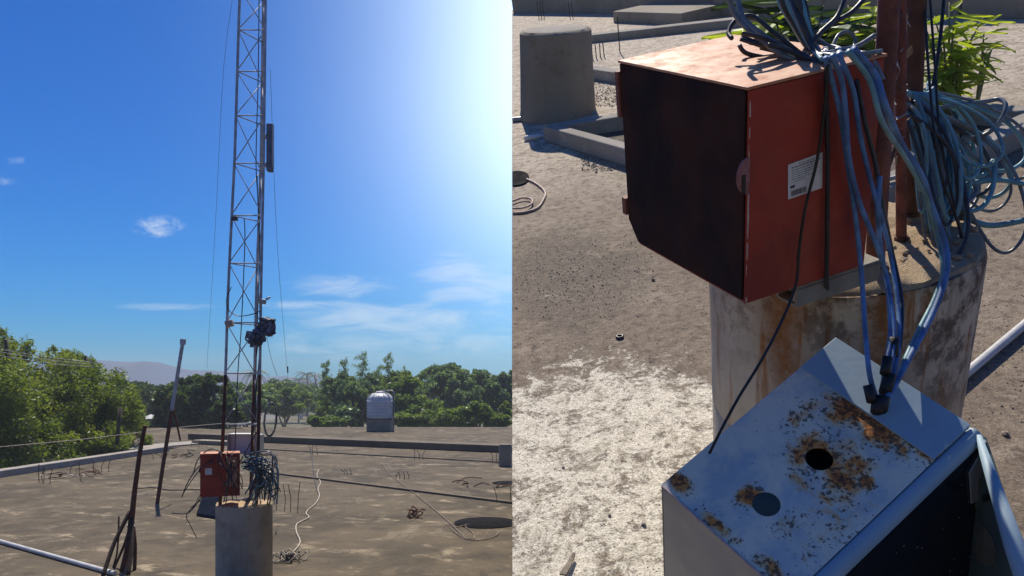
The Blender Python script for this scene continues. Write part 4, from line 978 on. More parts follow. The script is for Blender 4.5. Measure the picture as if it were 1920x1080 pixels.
# --- blue box leaning in front
_q = Vector((-.3107, -.703, 3.5704)); Rb = M2.to_3x3() @ Matrix.Rotation(_q.length, 3, _q.normalized())
bx, by, bz = [Rb.col[i].normalized() for i in range(3)]; SC = .86
BB = CAM + Vector((.7526, 1.864, .1127)) * SC; BL, BS, BH = .56 * SC, .3412 * SC, .60
BPt = lambda x, y, z: BB + bx * x + by * y + bz * z
hl = min((BPt(x, y, -BH) - D0).dot(UP) for x in (0, BL) for y in (0, BS))
k_ = 0
while hl > .002 and k_ < 40:
    BH += hl * .9; hl = min((BPt(x, y, -BH) - D0).dot(UP) for x in (0, BL) for y in (0, BS)); k_ += 1
bax = (bx, by, bz)
t = bluebox = thing('blue_cabinet', 'rust speckled pale blue steel cabinet leaning against the stained column', 'cabinet', BPt(BL / 2, BS / 2, -BH), frame=Rb)
def bplate(name, c, hf, m, bv=.002, par=None): return G().box(BPt(*c), bax, hf).done(name, m, par or t, bevel=bv)
def rust_at(px, py, ru, rv_, a=1.0):
    d = on_plane(px, py, BB, bz) - BB; return (d.dot(bx), d.dot(by), ru, rv_, a)
blue_panel('bluerust', (BB, bx, by, [rust_at(1536, 860, .07, .06), rust_at(1575, 905, .05, .04, 1.3), rust_at(1600, 880, .05, .03), rust_at(1640, 800, .04, .10, 1.4), rust_at(1590, 765, .05, .05, 1.3), rust_at(1500, 780, .05, .02, 1.1),
    rust_at(1268, 900, .022, .045, 1.0), rust_at(1405, 930, .03, .022, 1.2), rust_at(1345, 985, .015, .05, .9), rust_at(1440, 1062, .022, .03, 1.1), rust_at(1705, 822, .03, .09, 1.2), rust_at(1620, 905, .02, .02, 1.2), rust_at(1560, 985, .05, .03, .2), rust_at(1475, 985, .03, .02, .7)]))
HOLE = [on_plane(1536, 860, BB, bz), on_plane(1437, 945, BB, bz)]
# top sheet with two real knockout holes
bm = bmesh.new()
hr = .0245; NP = 20
def loc(p): d = p - BB; return d.dot(bx), d.dot(by)
h0, h1 = loc(HOLE[0]), loc(HOLE[1])
def top_sheet():
    g = G(); nx, ny = 3, 1
    xs = [0, (h0[0] + h1[0]) / 2, BL]
    for ci, (hx, hy) in enumerate((h0, h1)):
        x0, x1 = xs[ci], xs[ci + 1]; ring = []; out = []
        for k in range(NP):
            a = 2 * math.pi * k / NP; c, s_ = math.cos(a), math.sin(a); ring.append(BPt(hx + c * hr, hy + s_ * hr, 0))
            tx = ((x1 - hx) / c if c > 1e-6 else (x0 - hx) / c if c < -1e-6 else 1e9); ty = ((BS - hy) / s_ if s_ > 1e-6 else (0 - hy) / s_ if s_ < -1e-6 else 1e9)
            m_ = min(tx, ty); out.append(BPt(hx + c * m_, hy + s_ * m_, 0))
        n = NP; g.add(ring + out, [(k, n + k, n + (k + 1) % n, (k + 1) % n) for k in range(n)])
        lo = [p - bz * .004 for p in ring]; g.add(ring + lo, [(k, (k + 1) % n, n + (k + 1) % n, n + k) for k in range(n)])
        for (cx_, cy_) in ((x0, 0), (x1, 0), (x1, BS), (x0, BS)):      # fill the corner triangles
            a = math.atan2(cy_ - hy, cx_ - hx) % (2 * math.pi); k = int(a / (2 * math.pi) * n); g.add([out[k], BPt(cx_, cy_, 0), out[(k + 1) % n]], [(0, 1, 2)])
    return g.done('top_panel', MAT['bluerust'], t)
tpn = top_sheet()
G().lathe(HOLE[1] - bz * .004, (bx, by, bz), [(hr * .97, 0), (hr * .97, .003), (hr * .8, .004)], 20).done('knockout_plug', MAT['plug'], tpn, 40)
bplate('inner_floor', (BL / 2, BS * .45, -.10), (BL / 2 - .01, BS * .42, .002), MAT['black'])
bplate('overlay_plate', (.052, BS * .50, .0025), (.052, BS * .5 - .001, .0023), MAT['bluepaint'], .001)
bplate('back_panel', (BL / 2, .0015, -BH / 2 - .001), (BL / 2, .0015, BH / 2 - .001), MAT['greysheet'])
bplate('side_panel', (BL - .0015, BS / 2 + .001, -BH / 2 - .001), (.0015, BS / 2 - .003, BH / 2 - .001), MAT['greysheet'])
bplate('side_panel', (.0015, BS / 2 + .001, -BH / 2 - .001), (.0015, BS / 2 - .003, BH / 2 - .001), MAT['bluepaint'])
bplate('bottom_panel', (BL / 2, BS / 2, -BH), (BL / 2, BS / 2, .0015), MAT['greysheet'])
# rolled lip along the open front
pts = [(0, -.004), (.006, .001), (.014, .002), (.024, -.002), (.031, -.011), (.033, -.022), (.030, -.022), (.028, -.012), (.022, -.006), (.012, -.003)]
G().slab([BPt(0.0, BS + a, b) for a, b in pts], bx * BL).done('front_lip', MAT['bluepaint'], t, 50)
G().tube([BPt(BL + .001, .004, 0), BPt(BL + .001, BS, 0)], .003, 6).done('chipped_edge', MAT['chip'], t)
bplate('inner_panel', (BL / 2, BS + .004, -.02 - (BH - .06) / 2), (BL / 2 - .004, .002, (BH - .06) / 2), MAT['darkpane'], .001)
hw = (by * math.cos(R(64)) - bz * math.sin(R(64))); hn = bx.cross(hw)
def PN(x, w_): return BPt(x, BS + .030, -.016) + hw * w_
G().slab([PN(-.002, 0), PN(BL, 0), PN(BL, .48), PN(-.002, .48)], hn * .003).done('dark_pane', MAT['darkpane'], t)
sg_ = 1 if (CAM - BB).dot(hn) > 0 else -1
G().slab([PN(.02, .012) + hn * .004 * sg_, PN(.055, .03) + hn * .004 * sg_, PN(.065, .10) + hn * .004 * sg_, PN(.035, .11) + hn * .004 * sg_], hn * .003 * sg_).done('inner_flange', MAT['greysheet'], t)
bplate('pale_tab', (.010, BS + .034, -.022), (.0045, .003, .020), MAT['white'], .001)
rng = random.Random(12)
for i in range(34):
    p = PN(rng.uniform(.03, BL * .75), rng.uniform(.04, .28)) + hn * (.0032 if (CAM - BB).dot(hn) > 0 else -.0002); r = rng.uniform(.0008, .0022)
    G().lathe(p, (bx, hw, hn if (CAM - BB).dot(hn) > 0 else -hn), [(r, 0), (r * .7, .0006), (r * .2, .0009)], 8).done('water_spot', MAT['cablegrey'], t, True)
# open door
HJ = BPt(-.004, BS + .030, -.006); Q = on_plane(1915, 1004, BB, bz); dv = (Q - HJ); dv = (dv - bz * dv.dot(bz)).normalized(); dn = bz.cross(dv)
dr = G().slab([HJ, HJ + dv * .42, HJ + dv * .42 - bz * (BH - .05), HJ - bz * (BH - .05)], dn * -.004).done('door', MAT['dooringreen'], t)
pp = [HJ + bz * .003, HJ + dv * .21 + bz * .003, HJ + dv * .42 + bz * .003]
G().tube([p - dn * .014 for p in pp], [.006, .016, .017], 10).done('rolled_edge', MAT['bluepaint'], dr, True)
inner = 1 if (CAM - HJ).dot(dn) > 0 else -1
face = HJ + dn * (.0006 if inner > 0 else -.0048)
ms = [on_plane(x, y, face, dn) for x, y in ((1835, 970), (1845, 985), (1860, 1005), (1872, 1040), (1868, 1058), (1850, 1062), (1832, 1050), (1826, 1028), (1836, 1000))]
G().slab(ms, dn * (.0006 * inner)).done('mud_stain', MAT['mudstain'], dr)
ms = [on_plane(x, y, face, dn) for x, y in ((1845, 929), (1873, 921), (1875, 931), (1847, 941))]
G().slab(ms, dn * (.004 * inner)).done('hinge_plate', MAT['black'], dr)
ms = [on_plane(x, y, face, dn) for x, y in ((1822, 900), (1840, 898), (1832, 945), (1800, 1078), (1768, 1078), (1810, 950))]
G().slab(ms, dn * (.003 * inner)).done('door_stiffener', MAT['stem'], dr)

# --- cables down the side of the cabinet into the blue box
ENT = on_plane(1645, 772, BB, bz)
def dz_side(px, py, off):                                           # just in front of the labelled side of the cabinet
    p = on_plane(px, py, RB - ry * (.004 + off), ry); return p
def cpath(pix):                                                     # (px, py, offset) on the side; (px, py, 'd', depth) free
    out = []
    for q in pix: out.append(at(q[0], q[1], q[3]) if q[2] == 'd' else dz_side(q[0], q[1], q[2]))
    return out
strands = [
 ([(1548, 108, .03), (1560, 150, .02), (1576, 215, .016), (1588, 300, .016), (1602, 390, .016), (1611, 470, .02), (1617, 540, 'd', 1.50), (1622, 620, 'd', 1.47), (1630, 700, 'd', 1.44), (1636, 768, 'd', None)], .0054, 'cableblue'),
 ([(1560, 104, .04), (1578, 150, .028), (1586, 220, .030), (1592, 300, .030), (1612, 380, .026), (1640, 450, .03), (1660, 510, 'd', 1.55), (1672, 580, 'd', 1.52), (1676, 650, 'd', 1.48), (1663, 710, 'd', 1.45), (1650, 770, 'd', None)], .0054, 'cableblue'),
 ([(1572, 100, .03), (1600, 170, .02), (1612, 250, .02), (1630, 330, .02), (1650, 400, .03), (1668, 470, 'd', 1.58), (1682, 560, 'd', 1.55), (1686, 640, 'd', 1.50), (1676, 700, 'd', 1.46), (1656, 768, 'd', None)], .0050, 'cableblue'),
 ([(1600, 92, .03), (1640, 140, .02), (1660, 200, .04), (1690, 270, 'd', 1.50), (1728, 330, 'd', 1.56), (1748, 390, 'd', 1.62), (1770, 450, 'd', 1.64), (1776, 500, 'd', 1.62), (1764, 550, 'd', 1.60), (1738, 610, 'd', 1.56), (1700, 680, 'd', 1.50), (1668, 740, 'd', 1.44), (1655, 772, 'd', None)], .0072, 'cableblue'),
 ([(1590, 96, .05), (1630, 150, .045), (1655, 230, .05), (1700, 300, 'd', 1.52), (1738, 370, 'd', 1.60), (1756, 440, 'd', 1.66), (1768, 505, 'd', 1.64), (1752, 560, 'd', 1.62), (1722, 620, 'd', 1.57), (1690, 690, 'd', 1.50), (1660, 770, 'd', None)], .0054, 'cableteal'),
 ([(1650, 330, .02), (1646, 400, .03), (1652, 470, 'd', 1.56), (1664, 540, 'd', 1.54), (1670, 620, 'd', 1.50), (1660, 690, 'd', 1.46), (1645, 768, 'd', None)], .0056, 'cableblue'),
 ([(1606, 150, .012), (1622, 230, .012), (1642, 310, .012), (1656, 390, .02), (1672, 470, 'd', 1.60), (1690, 560, 'd', 1.56), (1688, 640, 'd', 1.50), (1670, 730, 'd', 1.45), (1652, 772, 'd', None)], .0048, 'cabledark'),
]
t = cab1 = thing('cable_run', 'blue cables draped down the red cabinet into the speckled blue box', 'cables', ENT)
for pix, r, m in strands:
    pp = [(q if not (q[2] == 'd' and q[3] is None) else q) for q in pix]; pts = []
    for q in pp:
        if q[2] == 'd' and q[3] is None: e = on_plane(q[0], q[1], BB, bz); pts += [e + bz * .03, e - bz * .015]
        else: pts += cpath([q])
    c_ = G().tube(smooth_path(pts, 7), r * .86, 9).done('cable', MAT[m], t, True)
for (x0, y0, x1, y1, d, r) in [(1676, 632, 1675, 668, 1.485, .0092), (1664, 668, 1659, 700, 1.452, .0092), (1627, 722, 1634, 752, 1.425, .0088), (1668, 700, 1660, 735, 1.45, .0115), (1655, 742, 1650, 768, 1.425, .013), (1646, 745, 1644, 772, 1.425, .011)]:
    G().tube([at(x0, y0, d), at((x0 + x1) / 2, (y0 + y1) / 2, d), at(x1, y1, d - .01)], r, 9).done('tape_wrap', MAT['black'], t, True)
t = thing('black_wire', 'thick black wire hanging straight down the red cabinet beside its label', 'wire', dz_side(1551, 520, .006))
G().tube(smooth_path(cpath([(1556, 108, .03), (1549, 150, .012), (1552, 300, .008), (1551, 420, .008), (1550, 512, .008), (1551, 545, 'd', 1.56)]), 6), .0042, 8).done('cable', MAT['black'], t, True)
t = thing('black_wire', 'thin black wire slanting across the label and down to the blue box', 'wire', at(1352, 806, 1.40))
G().tube(smooth_path(cpath([(1552, 120, .03), (1546, 200, .012), (1532, 300, .010), (1510, 390, .010), (1498, 470, .010), (1492, 535, .014), (1462, 610, 'd', 1.47), (1425, 680, 'd', 1.46), (1385, 745, 'd', 1.45), (1352, 806, 'd', 1.44), (1330, 850, 'd', 1.46)]), 6), .0028, 7).done('cable', MAT['black'], t, True)
for (lab_, pix, r) in [('black wire crossing the coil and running down the edge of the column', [(1733, 0, 1.72), (1740, 120, 1.72), (1752, 250, 1.72), (1768, 340, 1.74), (1790, 400, 1.76), (1806, 460, 1.80), (1812, 540, 1.90), (1806, 640, 1.98), (1800, 780, 2.1)], .0030),
                       ('thin black wire swinging over the coil beside the leafy plant', [(1742, -20, 1.75), (1752, 110, 1.75), (1760, 230, 1.75), (1776, 330, 1.76), (1796, 410, 1.77), (1808, 470, 1.82), (1808, 560, 1.92), (1796, 700, 2.03), (1790, 790, 2.1)], .0028),
                       ('dark green wire hanging past the leafy plant to the coil', [(1770, -10, 1.8), (1764, 60, 1.8), (1756, 120, 1.8), (1748, 170, 1.8), (1745, 220, 1.8), (1752, 280, 1.8)], .0042)]:
    t = thing('black_wire', lab_, 'wire', at(*pix[-1]), 'black wires hanging by the coil')
    G().tube(smooth_path([at(*q) for q in pix], 6), r, 7).done('cable', MAT['black'], t, True)
# --- coil of teal cable hung on the legs
BD = at(1712, 178, 1.86); rng = random.Random(14)
t = thing('cable_coil', 'thick coil of teal cable hanging from the pipe legs', 'coil', BD)
for i in range(34):
    w = rng.uniform(20, 165) if i > 15 else rng.uniform(6, 40); h = rng.uniform(140, 275); d = 1.80 + rng.uniform(-.06, .10)
    x0 = 1690 + rng.uniform(0, 40); y0 = 165 + rng.uniform(0, 50); sk = rng.uniform(.1, .6)
    pix = [(x0, y0), (x0 + 14 + w * .15, y0 + h * .25), (x0 + 20 + w * .45, y0 + h * .62), (x0 + 24 + w * .8, y0 + h * .95), (x0 + 30 + w * 1.05, y0 + h * .98), (x0 + 36 + w * 1.2, y0 + h * .78), (x0 + 36 + w * 1.0, y0 + h * .42), (x0 + 28 + w * .55, y0 + h * .16), (x0 + 10, y0 + 2)]
    pts = [at(x, y, d + .012 * math.sin(k * 1.7 + i)) for k, (x, y) in enumerate(pix)]
    G().tube(smooth_path(pts, 6), rng.choice((.0034, .0040, .0046)), 8).done('cable', MAT[('cableteal', 'cableteal', 'cablegrey', 'cableteal', 'cabledark')[i % 5]], t, True)
for i in range(9):
    x0 = 1688 + rng.uniform(0, 8); y0 = 168 + i * 6.5; pix = [(x0, y0), (1708, y0 + 10 + rng.uniform(-3, 3)), (1738, y0 + 9), (1752, y0 - 4), (1742, y0 - 12)]
    G().tube(smooth_path([at(x, y, 1.80 + (.05 if k in (0, 4) else 0)) for k, (x, y) in enumerate(pix)], 6), .0062, 8).done('cable', MAT['cableteal'], t, True)
loops = [([(1735, 207), (1790, 198), (1850, 190), (1874, 186), (1886, 198), (1878, 222), (1858, 246), (1830, 258), (1805, 257)], .0052, 'cablegrey'),
         ([(1748, 335), (1790, 348), (1840, 340), (1880, 338), (1925, 346)], .0058, 'cableteal'), ([(1735, 360), (1770, 385), (1815, 410), (1860, 423), (1925, 412)], .0070, 'cableteal'),
         ([(1760, 390), (1790, 408), (1812, 408), (1800, 398), (1770, 395)], .0052, 'cabledark'), ([(1800, 300), (1840, 330), (1864, 300), (1862, 350), (1845, 385), (1815, 396), (1785, 384)], .0056, 'cableteal'),
         ([(1770, 322), (1815, 333), (1830, 355), (1815, 378), (1785, 385), (1760, 372)], .0056, 'cablegrey')]
for pix, r, m in loops: G().tube(smooth_path([at(x, y, 1.84 + .02 * math.sin(k)) for k, (x, y) in enumerate(pix)], 7), r, 8).done('cable', MAT[m], t, True)
# --- cables piled over the cabinet top
TP = RP(RW * .8, RD * .3, RH)
t = thing('cable_pile', 'pile of grey cables arching over the top of the red cabinet', 'cables', TP)
rng = random.Random(23)
top_paths = [([(1366, -30), (1370, 8), (1384, 36), (1420, 70), (1470, 104), (1520, 120), (1552, 112)], .0072, 'cablegrey'), ([(1378, -30), (1384, 5), (1398, 40), (1440, 72), (1490, 98), (1540, 108)], .0078, 'cablegrey'),
             ([(1640, 66), (1612, 84), (1585, 92), (1556, 88), (1535, 76), (1524, 84), (1545, 100), (1580, 102)], .0062, 'cablegrey'), ([(1652, 96), (1620, 100), (1580, 94), (1550, 100)], .0060, 'cablegrey'),
             ([(1530, 100), (1560, 104), (1600, 100), (1635, 112), (1655, 150)], .0068, 'cablegrey'), ([(1560, 90), (1572, 66), (1590, 60), (1604, 74), (1600, 90)], .0050, 'cablegrey'),
             ([(1372, 72), (1366, 60), (1380, 38), (1410, 30), (1450, 60), (1500, 100)], .0062, 'cabledark'), ([(1386, 84), (1400, 100), (1450, 112), (1500, 128), (1545, 118)], .0062, 'cabledark'),
             ([(1590, -20), (1570, 30), (1540, 60), (1520, 90), (1545, 106)], .0066, 'cabledark'), ([(1634, -20), (1600, 20), (1560, 45), (1528, 70), (1530, 98)], .0066, 'cabledark')]
for k in range(11):
    s_ = k / 10; x0 = 1452 + 46 * s_
    top_paths.append(([(x0, -40), (x0 + 12, 8), (x0 + 34 - 14 * s_, 45), (1510 + 20 * s_, 84), (1538 + 12 * s_, 112)], rng.uniform(.005, .0075), 'cabledark' if k % 3 else 'cableteal'))
for k in range(10):
    x0 = 1392 + rng.uniform(-8, 60); y0 = 66 + (x0 - 1392) * .35 + rng.uniform(-4, 12)
    top_paths.append(([(x0, y0), (x0 + 40, y0 + 10 + rng.uniform(-4, 8)), (x0 + 85, y0 + 30), (1545, 118 + rng.uniform(-8, 8))], .0058, 'cabledark'))
for j, (pix, r, m) in enumerate(top_paths):
    d0 = 1.42 + rng.uniform(-.03, .05)
    G().tube(smooth_path([at(x, y, d0 + .015 * math.sin(k + j) - (.06 if (x > 1540 and y > 95) else 0)) for k, (x, y) in enumerate(pix)], 7), r * .68, 8).done('cable', MAT[m], t, True)
G().tube(smooth_path([at(1546, 96, 1.40), at(1556, 112, 1.36), at(1572, 104, 1.36), at(1570, 92, 1.42), at(1552, 90, 1.44), at(1546, 96, 1.40)], 4), .006, 8).done('tie', MAT['white'], t, True)

# --- planter kerb, plant and soil
def fr2(pix, w_in, h, name, label, matn, close=False, cat='kerb'):
    t = thing(name, label, cat, on2(*pix[0]), frame=M2)
    P = [drop2(on2(x, y, h)) for x, y in pix]; cen = sum(P, Vector()) / len(P); n = len(P)
    for i in range(n if close else n - 1):
        a, b = P[i], P[(i + 1) % n]; ia = a.lerp(cen, w_in / max(.3, (cen - a).length) * 1.3); ib = b.lerp(cen, w_in / max(.3, (cen - b).length) * 1.3)
        G().slab([a, b, ib, ia], UP * (h + .001 * i)).done('kerb_side', MAT[matn], t, bevel=.012)
    return t
PK = [(1017, 236), (1577, 392), (1995, 206), (1480, 158)]
fr2(PK, .16, .13, 'planter_kerb', 'low square concrete planter kerb behind the red cabinet', 'kerb', True)
g = G(); P = [drop2(on2(x, y, .13), .02) for x, y in PK]; cen = sum(P, Vector()) / 4
g.add([p.lerp(cen, .10) for p in P], [(0, 1, 2, 3)]); tag(g.done('planter_soil', MAT['soil']), 'dark soil inside the planter kerb', kind='structure')
def leaf_shape():
    g = G(); pr = [(0, 0), (.12, .10), (.35, .16), (.62, .13), (.85, .06), (1, 0)]; vs = []
    for x, w in pr: vs += [(x, -w, .03 - .12 * x * x), (x, 0, -.02 - .12 * x * x), (x, w, .03 - .12 * x * x)]
    fs = []
    for i in range(5): fs += [(i * 3, i * 3 + 1, i * 3 + 4, i * 3 + 3), (i * 3 + 1, i * 3 + 2, i * 3 + 5, i * 3 + 4)]
    return g.add(vs, fs)
def leafy_plant(label, bpx, targets, size, matname, seed, nleaf, group='plants in the planter'):
    rng = random.Random(seed); base = on2(*bpx, .02); t = thing('leafy_plant', label, 'plant', base, group, frame=M2); proto = None
    Minv = WM[t.name].inverted(); depth = (base - CAM).y
    for k, (tx, ty) in enumerate(targets):
        tip = at(tx, ty, depth + rng.uniform(-.3, .3)); mid = base.lerp(tip, .5) + UP * .12
        pts = smooth_path([base, mid, tip], 6); G().tube(pts, [.012 * (1 - .06 * i) for i in range(len(pts))], 6).done('stem', MAT['stem'], t, True)
        for j in range(nleaf):
            s_ = .25 + .75 * (j + rng.random() * .6) / nleaf; p = pts[min(len(pts) - 1, int(s_ * (len(pts) - 1)))]
            a = rng.uniform(0, 6.28); d = (E1 * math.cos(a) + E2 * math.sin(a) + UP * rng.uniform(-.5, .5)).normalized()
            sd_ = d.cross(UP).normalized(); nn = sd_.cross(d).normalized(); sz = size * rng.uniform(.65, 1.25)
            m = Matrix((d * sz, sd_ * sz, nn * sz)).transposed().to_4x4(); m.translation = p
            if proto is None:
                proto = leaf_shape().done('leaf', MAT[matname], None); proto.parent = t
                at_ = proto.data.attributes.new('tint', 'FLOAT', 'FACE'); at_.data.foreach_set('value', [.2 + .1 * i for i in range(len(proto.data.polygons))])
                o = proto
            else:
                o = proto.copy(); col.objects.link(o); o.parent = t
            o.matrix_basis = Minv @ m
    return t
leafy_plant('bright green leafy plant growing in the planter beside the pipe legs', (1770, 232), [(1752, 30), (1790, 25), (1730, 70), (1830, 60), (1770, 110), (1800, 130), (1745, 150), (1790, 180), (1765, 200), (1845, 30), (1718, 20), (1765, 60), (1810, 90), (1780, 5), (1825, 110)], .22, 'leaf_fresh', 5, 11)
leafy_plant('yellow green leafy plant seen through the cable loops above the cabinet', (1600, 190), [(1590, 10), (1615, 40), (1625, 90), (1570, 40), (1640, 20), (1605, 120), (1650, 60), (1600, 70), (1580, 20)], .34, 'leaf_fresh', 6, 13)
leafy_plant('broad leaved plant behind the cables over the cabinet top', (1470, 200), [(1450, 10), (1470, 40), (1505, 20), (1455, 80), (1480, 90), (1520, 60), (1440, 40), (1460, 60), (1490, 60), (1530, 30), (1420, 60)], .42, 'leaf_fresh', 7, 11)
leafy_plant('dark big leaved plant behind the cable pile', (1510, 215), [(1480, -10), (1510, 30), (1545, 10), (1560, 50), (1440, 20)], .50, 'leaf_dark', 8, 8)
leafy_plant('sparse twig with drooping leaves reaching over the sunlit deck', (1830, 205), [(1845, 60), (1868, 78), (1850, 95)], .17, 'leaf_mid', 9, 8)

# --- background blocks on the deck
UPL = (UP + E1 * .085).normalized(); AXP = (UPL.cross(E2).normalized() * -1, E2, UPL); AXP = (E2.cross(UPL).normalized(), E2, UPL); cc = on2(1046, 214) - UP * .02; t = thing('round_plinth', 'grey round concrete plinth at the picture divide with a sunlit top', 'plinth', cc, frame=M2)
G().lathe(cc, AXP, [(.365, 0), (.352, .08), (.335, .42), (.322, .74), (.30, .758)], 48, .004, random.Random(1)).done('shaft', MAT['pillar'], t, 40)
G().lathe(cc, AXP, [(.30, .755), (.22, .766), (.05, .769)], 40).done('cap', MAT['kerb'], t, 40)
def bar2(name, label, cat, p0, p1, w, h, matn):
    a, b = on2(*p0), on2(*p1); d = (b - a).normalized(); n = UP.cross(d).normalized()
    o = G().slab([a, b, b + n * w, a + n * w], UP * h).done(name, MAT[matn], None, bevel=.01); return tag(o, label, cat)
bar2('deck_kerb', 'long low kerb crossing the deck behind the round plinth', 'kerb', (1075, 84), (1420, 47), .22, .10, 'kerb')
bar2('deck_kerb', 'short kerb between the round plinth and the red cabinet', 'kerb', (1085, 145), (1330, 186), .14, .11, 'kerb')
bar2('hatch_block', 'flat dark hatch block far back on the deck', 'hatch', (1150, 42), (1278, 48), 1.0, .16, 'pillar')
bar2('parapet', 'dark parapet wall along the far edge of the deck', 'parapet', (962, 24), (1330, 27), .2, .42, 'pillar')
bar2('parapet', 'low dark parapet at the far right corner of the deck', 'parapet', (1800, 34), (2060, 38), .2, .30, 'pillar')
# shrubs past the far edge
for i, (px, py, w, h, lab_) in enumerate([(1000, 2, 40, 16, 'dark shrub past the parapet above the round plinth'), (1080, -6, 60, 20, 'dark shrub past the middle of the parapet'), (1180, -8, 70, 22, 'dark shrub past the parapet above the hatch block'), (1290, -6, 70, 22, 'dark shrub at the end of the parapet near the cable pile'), (1860, -4, 90, 24, 'dark shrub at the far right corner past the deck'), (1400, -12, 60, 22, 'dark shrub showing behind the arching cables')]):
    b = on2(px, 21 if px < 1500 else 32) + E2 * 1.0; Y = b.y; s_ = Y / FOC
    t = thing('deck_shrub', lab_, 'shrub', b, 'shrubs past the far edge of the deck')
    c = at(px, py, Y); G().tube([b, c], [.05, .02], 6).done('stem', MAT['bark'], t, True)
    lob = [(tuple(c + E1 * (k - 1) * w * s_ * .5), (w * s_ * .55, .4, h * s_ * 1.1)) for k in range(3)]
    C, sh = clumps(lob, 5200, 24, .4); C = C[C[:, 0] > .012]; leaf_mesh('crown', C, .055, 'leaf_dark', None, .5, 0, sh[:len(C)])
    cr = bpy.context.scene.objects['crown'] if False else col.objects[-1]; cr.parent = t; cr.matrix_parent_inverse = WM[t.name].inverted(); WM[cr.name] = Matrix()
# --- small things on the deck
tag(G().tube(line2([(962, 229), (1030, 221), (1098, 211)], 0, .02), .024, 10).done('conduit_pipe', MAT['galv'], None, 40), 'grey pipe lying at the foot of the round plinth', 'pipe')
tag(G().tube(line2([(1760, 752), (1850, 676), (1940, 600)], 0, .021), .0175, 12).done('conduit_pipe', MAT['pvc'], None, 40), 'white plastic pipe lying on the deck beside the stained column', 'pipe')
c = on2(1000, 262); t = G(); t.lathe(c + UP * .02 - E1 * .08, (E2, UP, E1), [(.012, 0), (.024, .02), (.024, .12), (.012, .15), (.011, .18)], 12)
tag(t.done('plastic_bottle', MAT['white'], None, True), 'small white bottle lying near the planter kerb corner', 'bottle')
pk = [(962, 402), (985, 400), (1008, 392), (1020, 375), (1022, 362), (1008, 348), (988, 338)]
t = thing('pink_cable', 'pale pink cable curled on the deck by the dark round disc', 'cable', on2(1010, 392))
G().tube(smooth_path(line2(pk, 0, .008), 6), .008, 7).done('cable', MAT['cablepink'], t, True)
G().tube(smooth_path(line2([(962, 396), (984, 394), (998, 386), (996, 378), (980, 376), (962, 382)], 0, .018), 6), .007, 7).done('cable', MAT['cablepink'], t, True)
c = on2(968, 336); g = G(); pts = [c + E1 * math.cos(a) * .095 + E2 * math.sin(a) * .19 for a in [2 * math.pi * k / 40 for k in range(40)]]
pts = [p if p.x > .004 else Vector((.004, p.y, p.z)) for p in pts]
tag(g.slab([p + UP * .003 for p in pts], UP * .008).done('deck_disc', MAT['flatblack']), 'dark round disc on the deck at the picture divide', 'disc')
c = on2(1162, 631, .006); g = G(); g.tube([c + E1 * math.cos(a) * .013 + E2 * math.sin(a) * .013 for a in [2 * math.pi * k / 20 for k in range(20)]], .0055, 8, closed=True)
tag(g.done('rubber_ring', MAT['black'], None, True), 'small black rubber ring lying on the deck', 'ring')
tag(G().slab([p + UP * .012 for p in line2([(1050, 1084), (1062, 1066), (1076, 1044), (1080, 1046), (1072, 1068), (1062, 1086)])], UP * .006).done('plastic_strip', MAT['stone']), 'thin grey green plastic strip on the whitewash at the bottom', 'strip')
tag(G().tube(smooth_path(line2([(1800, 262), (1770, 300), (1700, 330), (1640, 345)], .14, .01), 5), .012, 7).done('conduit_pipe', MAT['galv'], None, True), 'thin grey conduit lying over the planter kerb under the coil', 'pipe')
for i, (x, y, h_, n, lab_) in enumerate([(1122, 108, .16, 5, 'cluster of short rebar stubs between the plinth and the red cabinet'), (1166, 98, .42, 1, 'single tall thin rebar rod above the cabinet hinge'), (1018, 34, .30, 3, 'rebar stubs behind the round plinth near the parapet'), (1074, 33, .25, 2, 'pair of rebar stubs before the parapet')]):
    b = on2(x, y); t = thing('deck_rebar', lab_, 'rebar', b, 'rebar stubs on the sloping deck')
    for k in range(n): G().tube([b + E1 * (k - n / 2) * .05 - UP * .01, b + E1 * ((k - n / 2) * .05 + .01 * math.sin(k * 3)) + UP * h_], .007, 5).done('rod', MAT['rebar'], t, True)
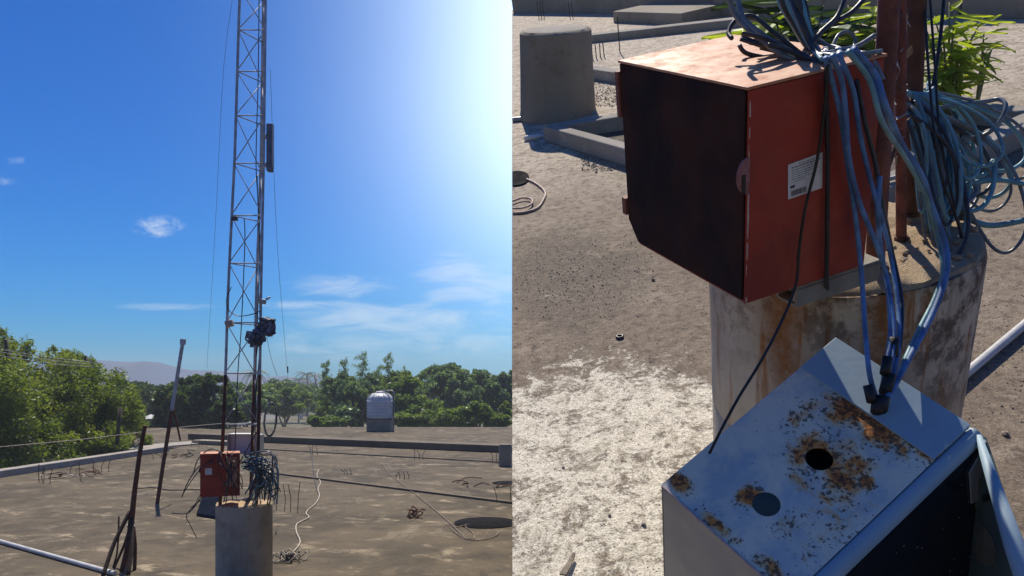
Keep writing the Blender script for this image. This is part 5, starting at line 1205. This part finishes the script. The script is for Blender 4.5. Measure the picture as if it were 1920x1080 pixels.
# twigs and stones one can pick out
rng = random.Random(77)
for i, (x, y, r, lab_) in enumerate([(1225, 524, .011, 'dark pebble near the lower corner of the red cabinet'), (1143, 966, .006, 'dark pebble in the middle of the whitewash'), (1056, 876, .005, 'small dark pebble at the whitewash edge'), (1207, 982, .009, 'pale stone beside the blue box'), (1885, 812, .012, 'dark pebble right of the open blue door'), (1118, 322, .012, 'dark pebble in front of the planter kerb')]):
    tag(G().rock(on2(x, y, r * .5), r, rng, AX2).done('pebble', MAT['stone' if i != 3 else 'kerb']), lab_, 'pebble', 'loose pebbles on the deck')
# gravel: far too many to count
g = G(); rng = random.Random(40)
def scatter(n, x0, x1, y0, y1, r0, r1, keep=lambda x, y: True):
    k = 0
    while k < n:
        x, y = rng.uniform(x0, x1), rng.uniform(y0, y1)
        if not keep(x, y): continue
        r = rng.uniform(r0, r1); c = on2(x, y, r * .3)
        a = [E1 * rng.uniform(.5, 1.2) * r + E2 * rng.uniform(-.4, .4) * r, E2 * rng.uniform(.5, 1.2) * r + E1 * rng.uniform(-.4, .4) * r, UP * rng.uniform(.4, .9) * r]
        g.add([c - a[0], c + a[0], c - a[1], c + a[1], c + a[2], c - a[2]], [(0, 2, 4), (2, 1, 4), (1, 3, 4), (3, 0, 4)]); k += 1
scatter(700, 962, 1250, 430, 600, .002, .0055, lambda x, y: rng.random() < math.exp(-((x - 1080) / 130) ** 2 - ((y - 520) / 60) ** 2))
scatter(350, 962, 1380, 300, 700, .0015, .004)
scatter(350, 962, 1240, 640, 1078, .001, .003)
scatter(140, 1815, 1920, 440, 800, .002, .005)
scatter(600, 1090, 1175, 285, 320, .003, .010)
scatter(500, 1100, 1160, 150, 200, .004, .012)
tag(g.done('gravel', MAT['stone']), 'loose dark grit and gravel strewn over the deck', kind='stuff')

# --- parapet and shrubs continue behind the cables
bar2('parapet', 'dark parapet wall behind the cables and the leafy plants', 'parapet', (1335, 30), (1795, 34), .2, .50, 'pillar')

# ================================================================ HAZE
g = G(); g.box((0, 250, 10), XYZ, (880, 450, 16))
hz = g.done('haze', bpy.data.materials.new('haze')); tag(hz, 'thin bluish haze in the air', kind='stuff')
hm = hz.data.materials[0]; hm.use_nodes = True; tr = NT(hm.node_tree); tr.n.clear()
pv = tr.node('ShaderNodeVolumePrincipled'); pv.inputs['Density'].default_value = .0010; pv.inputs['Color'].default_value = (.80, .88, 1.0, 1); pv.inputs['Anisotropy'].default_value = .25
mo = tr.node('ShaderNodeOutputMaterial'); tr.l.new(pv.outputs[0], mo.inputs['Volume'])
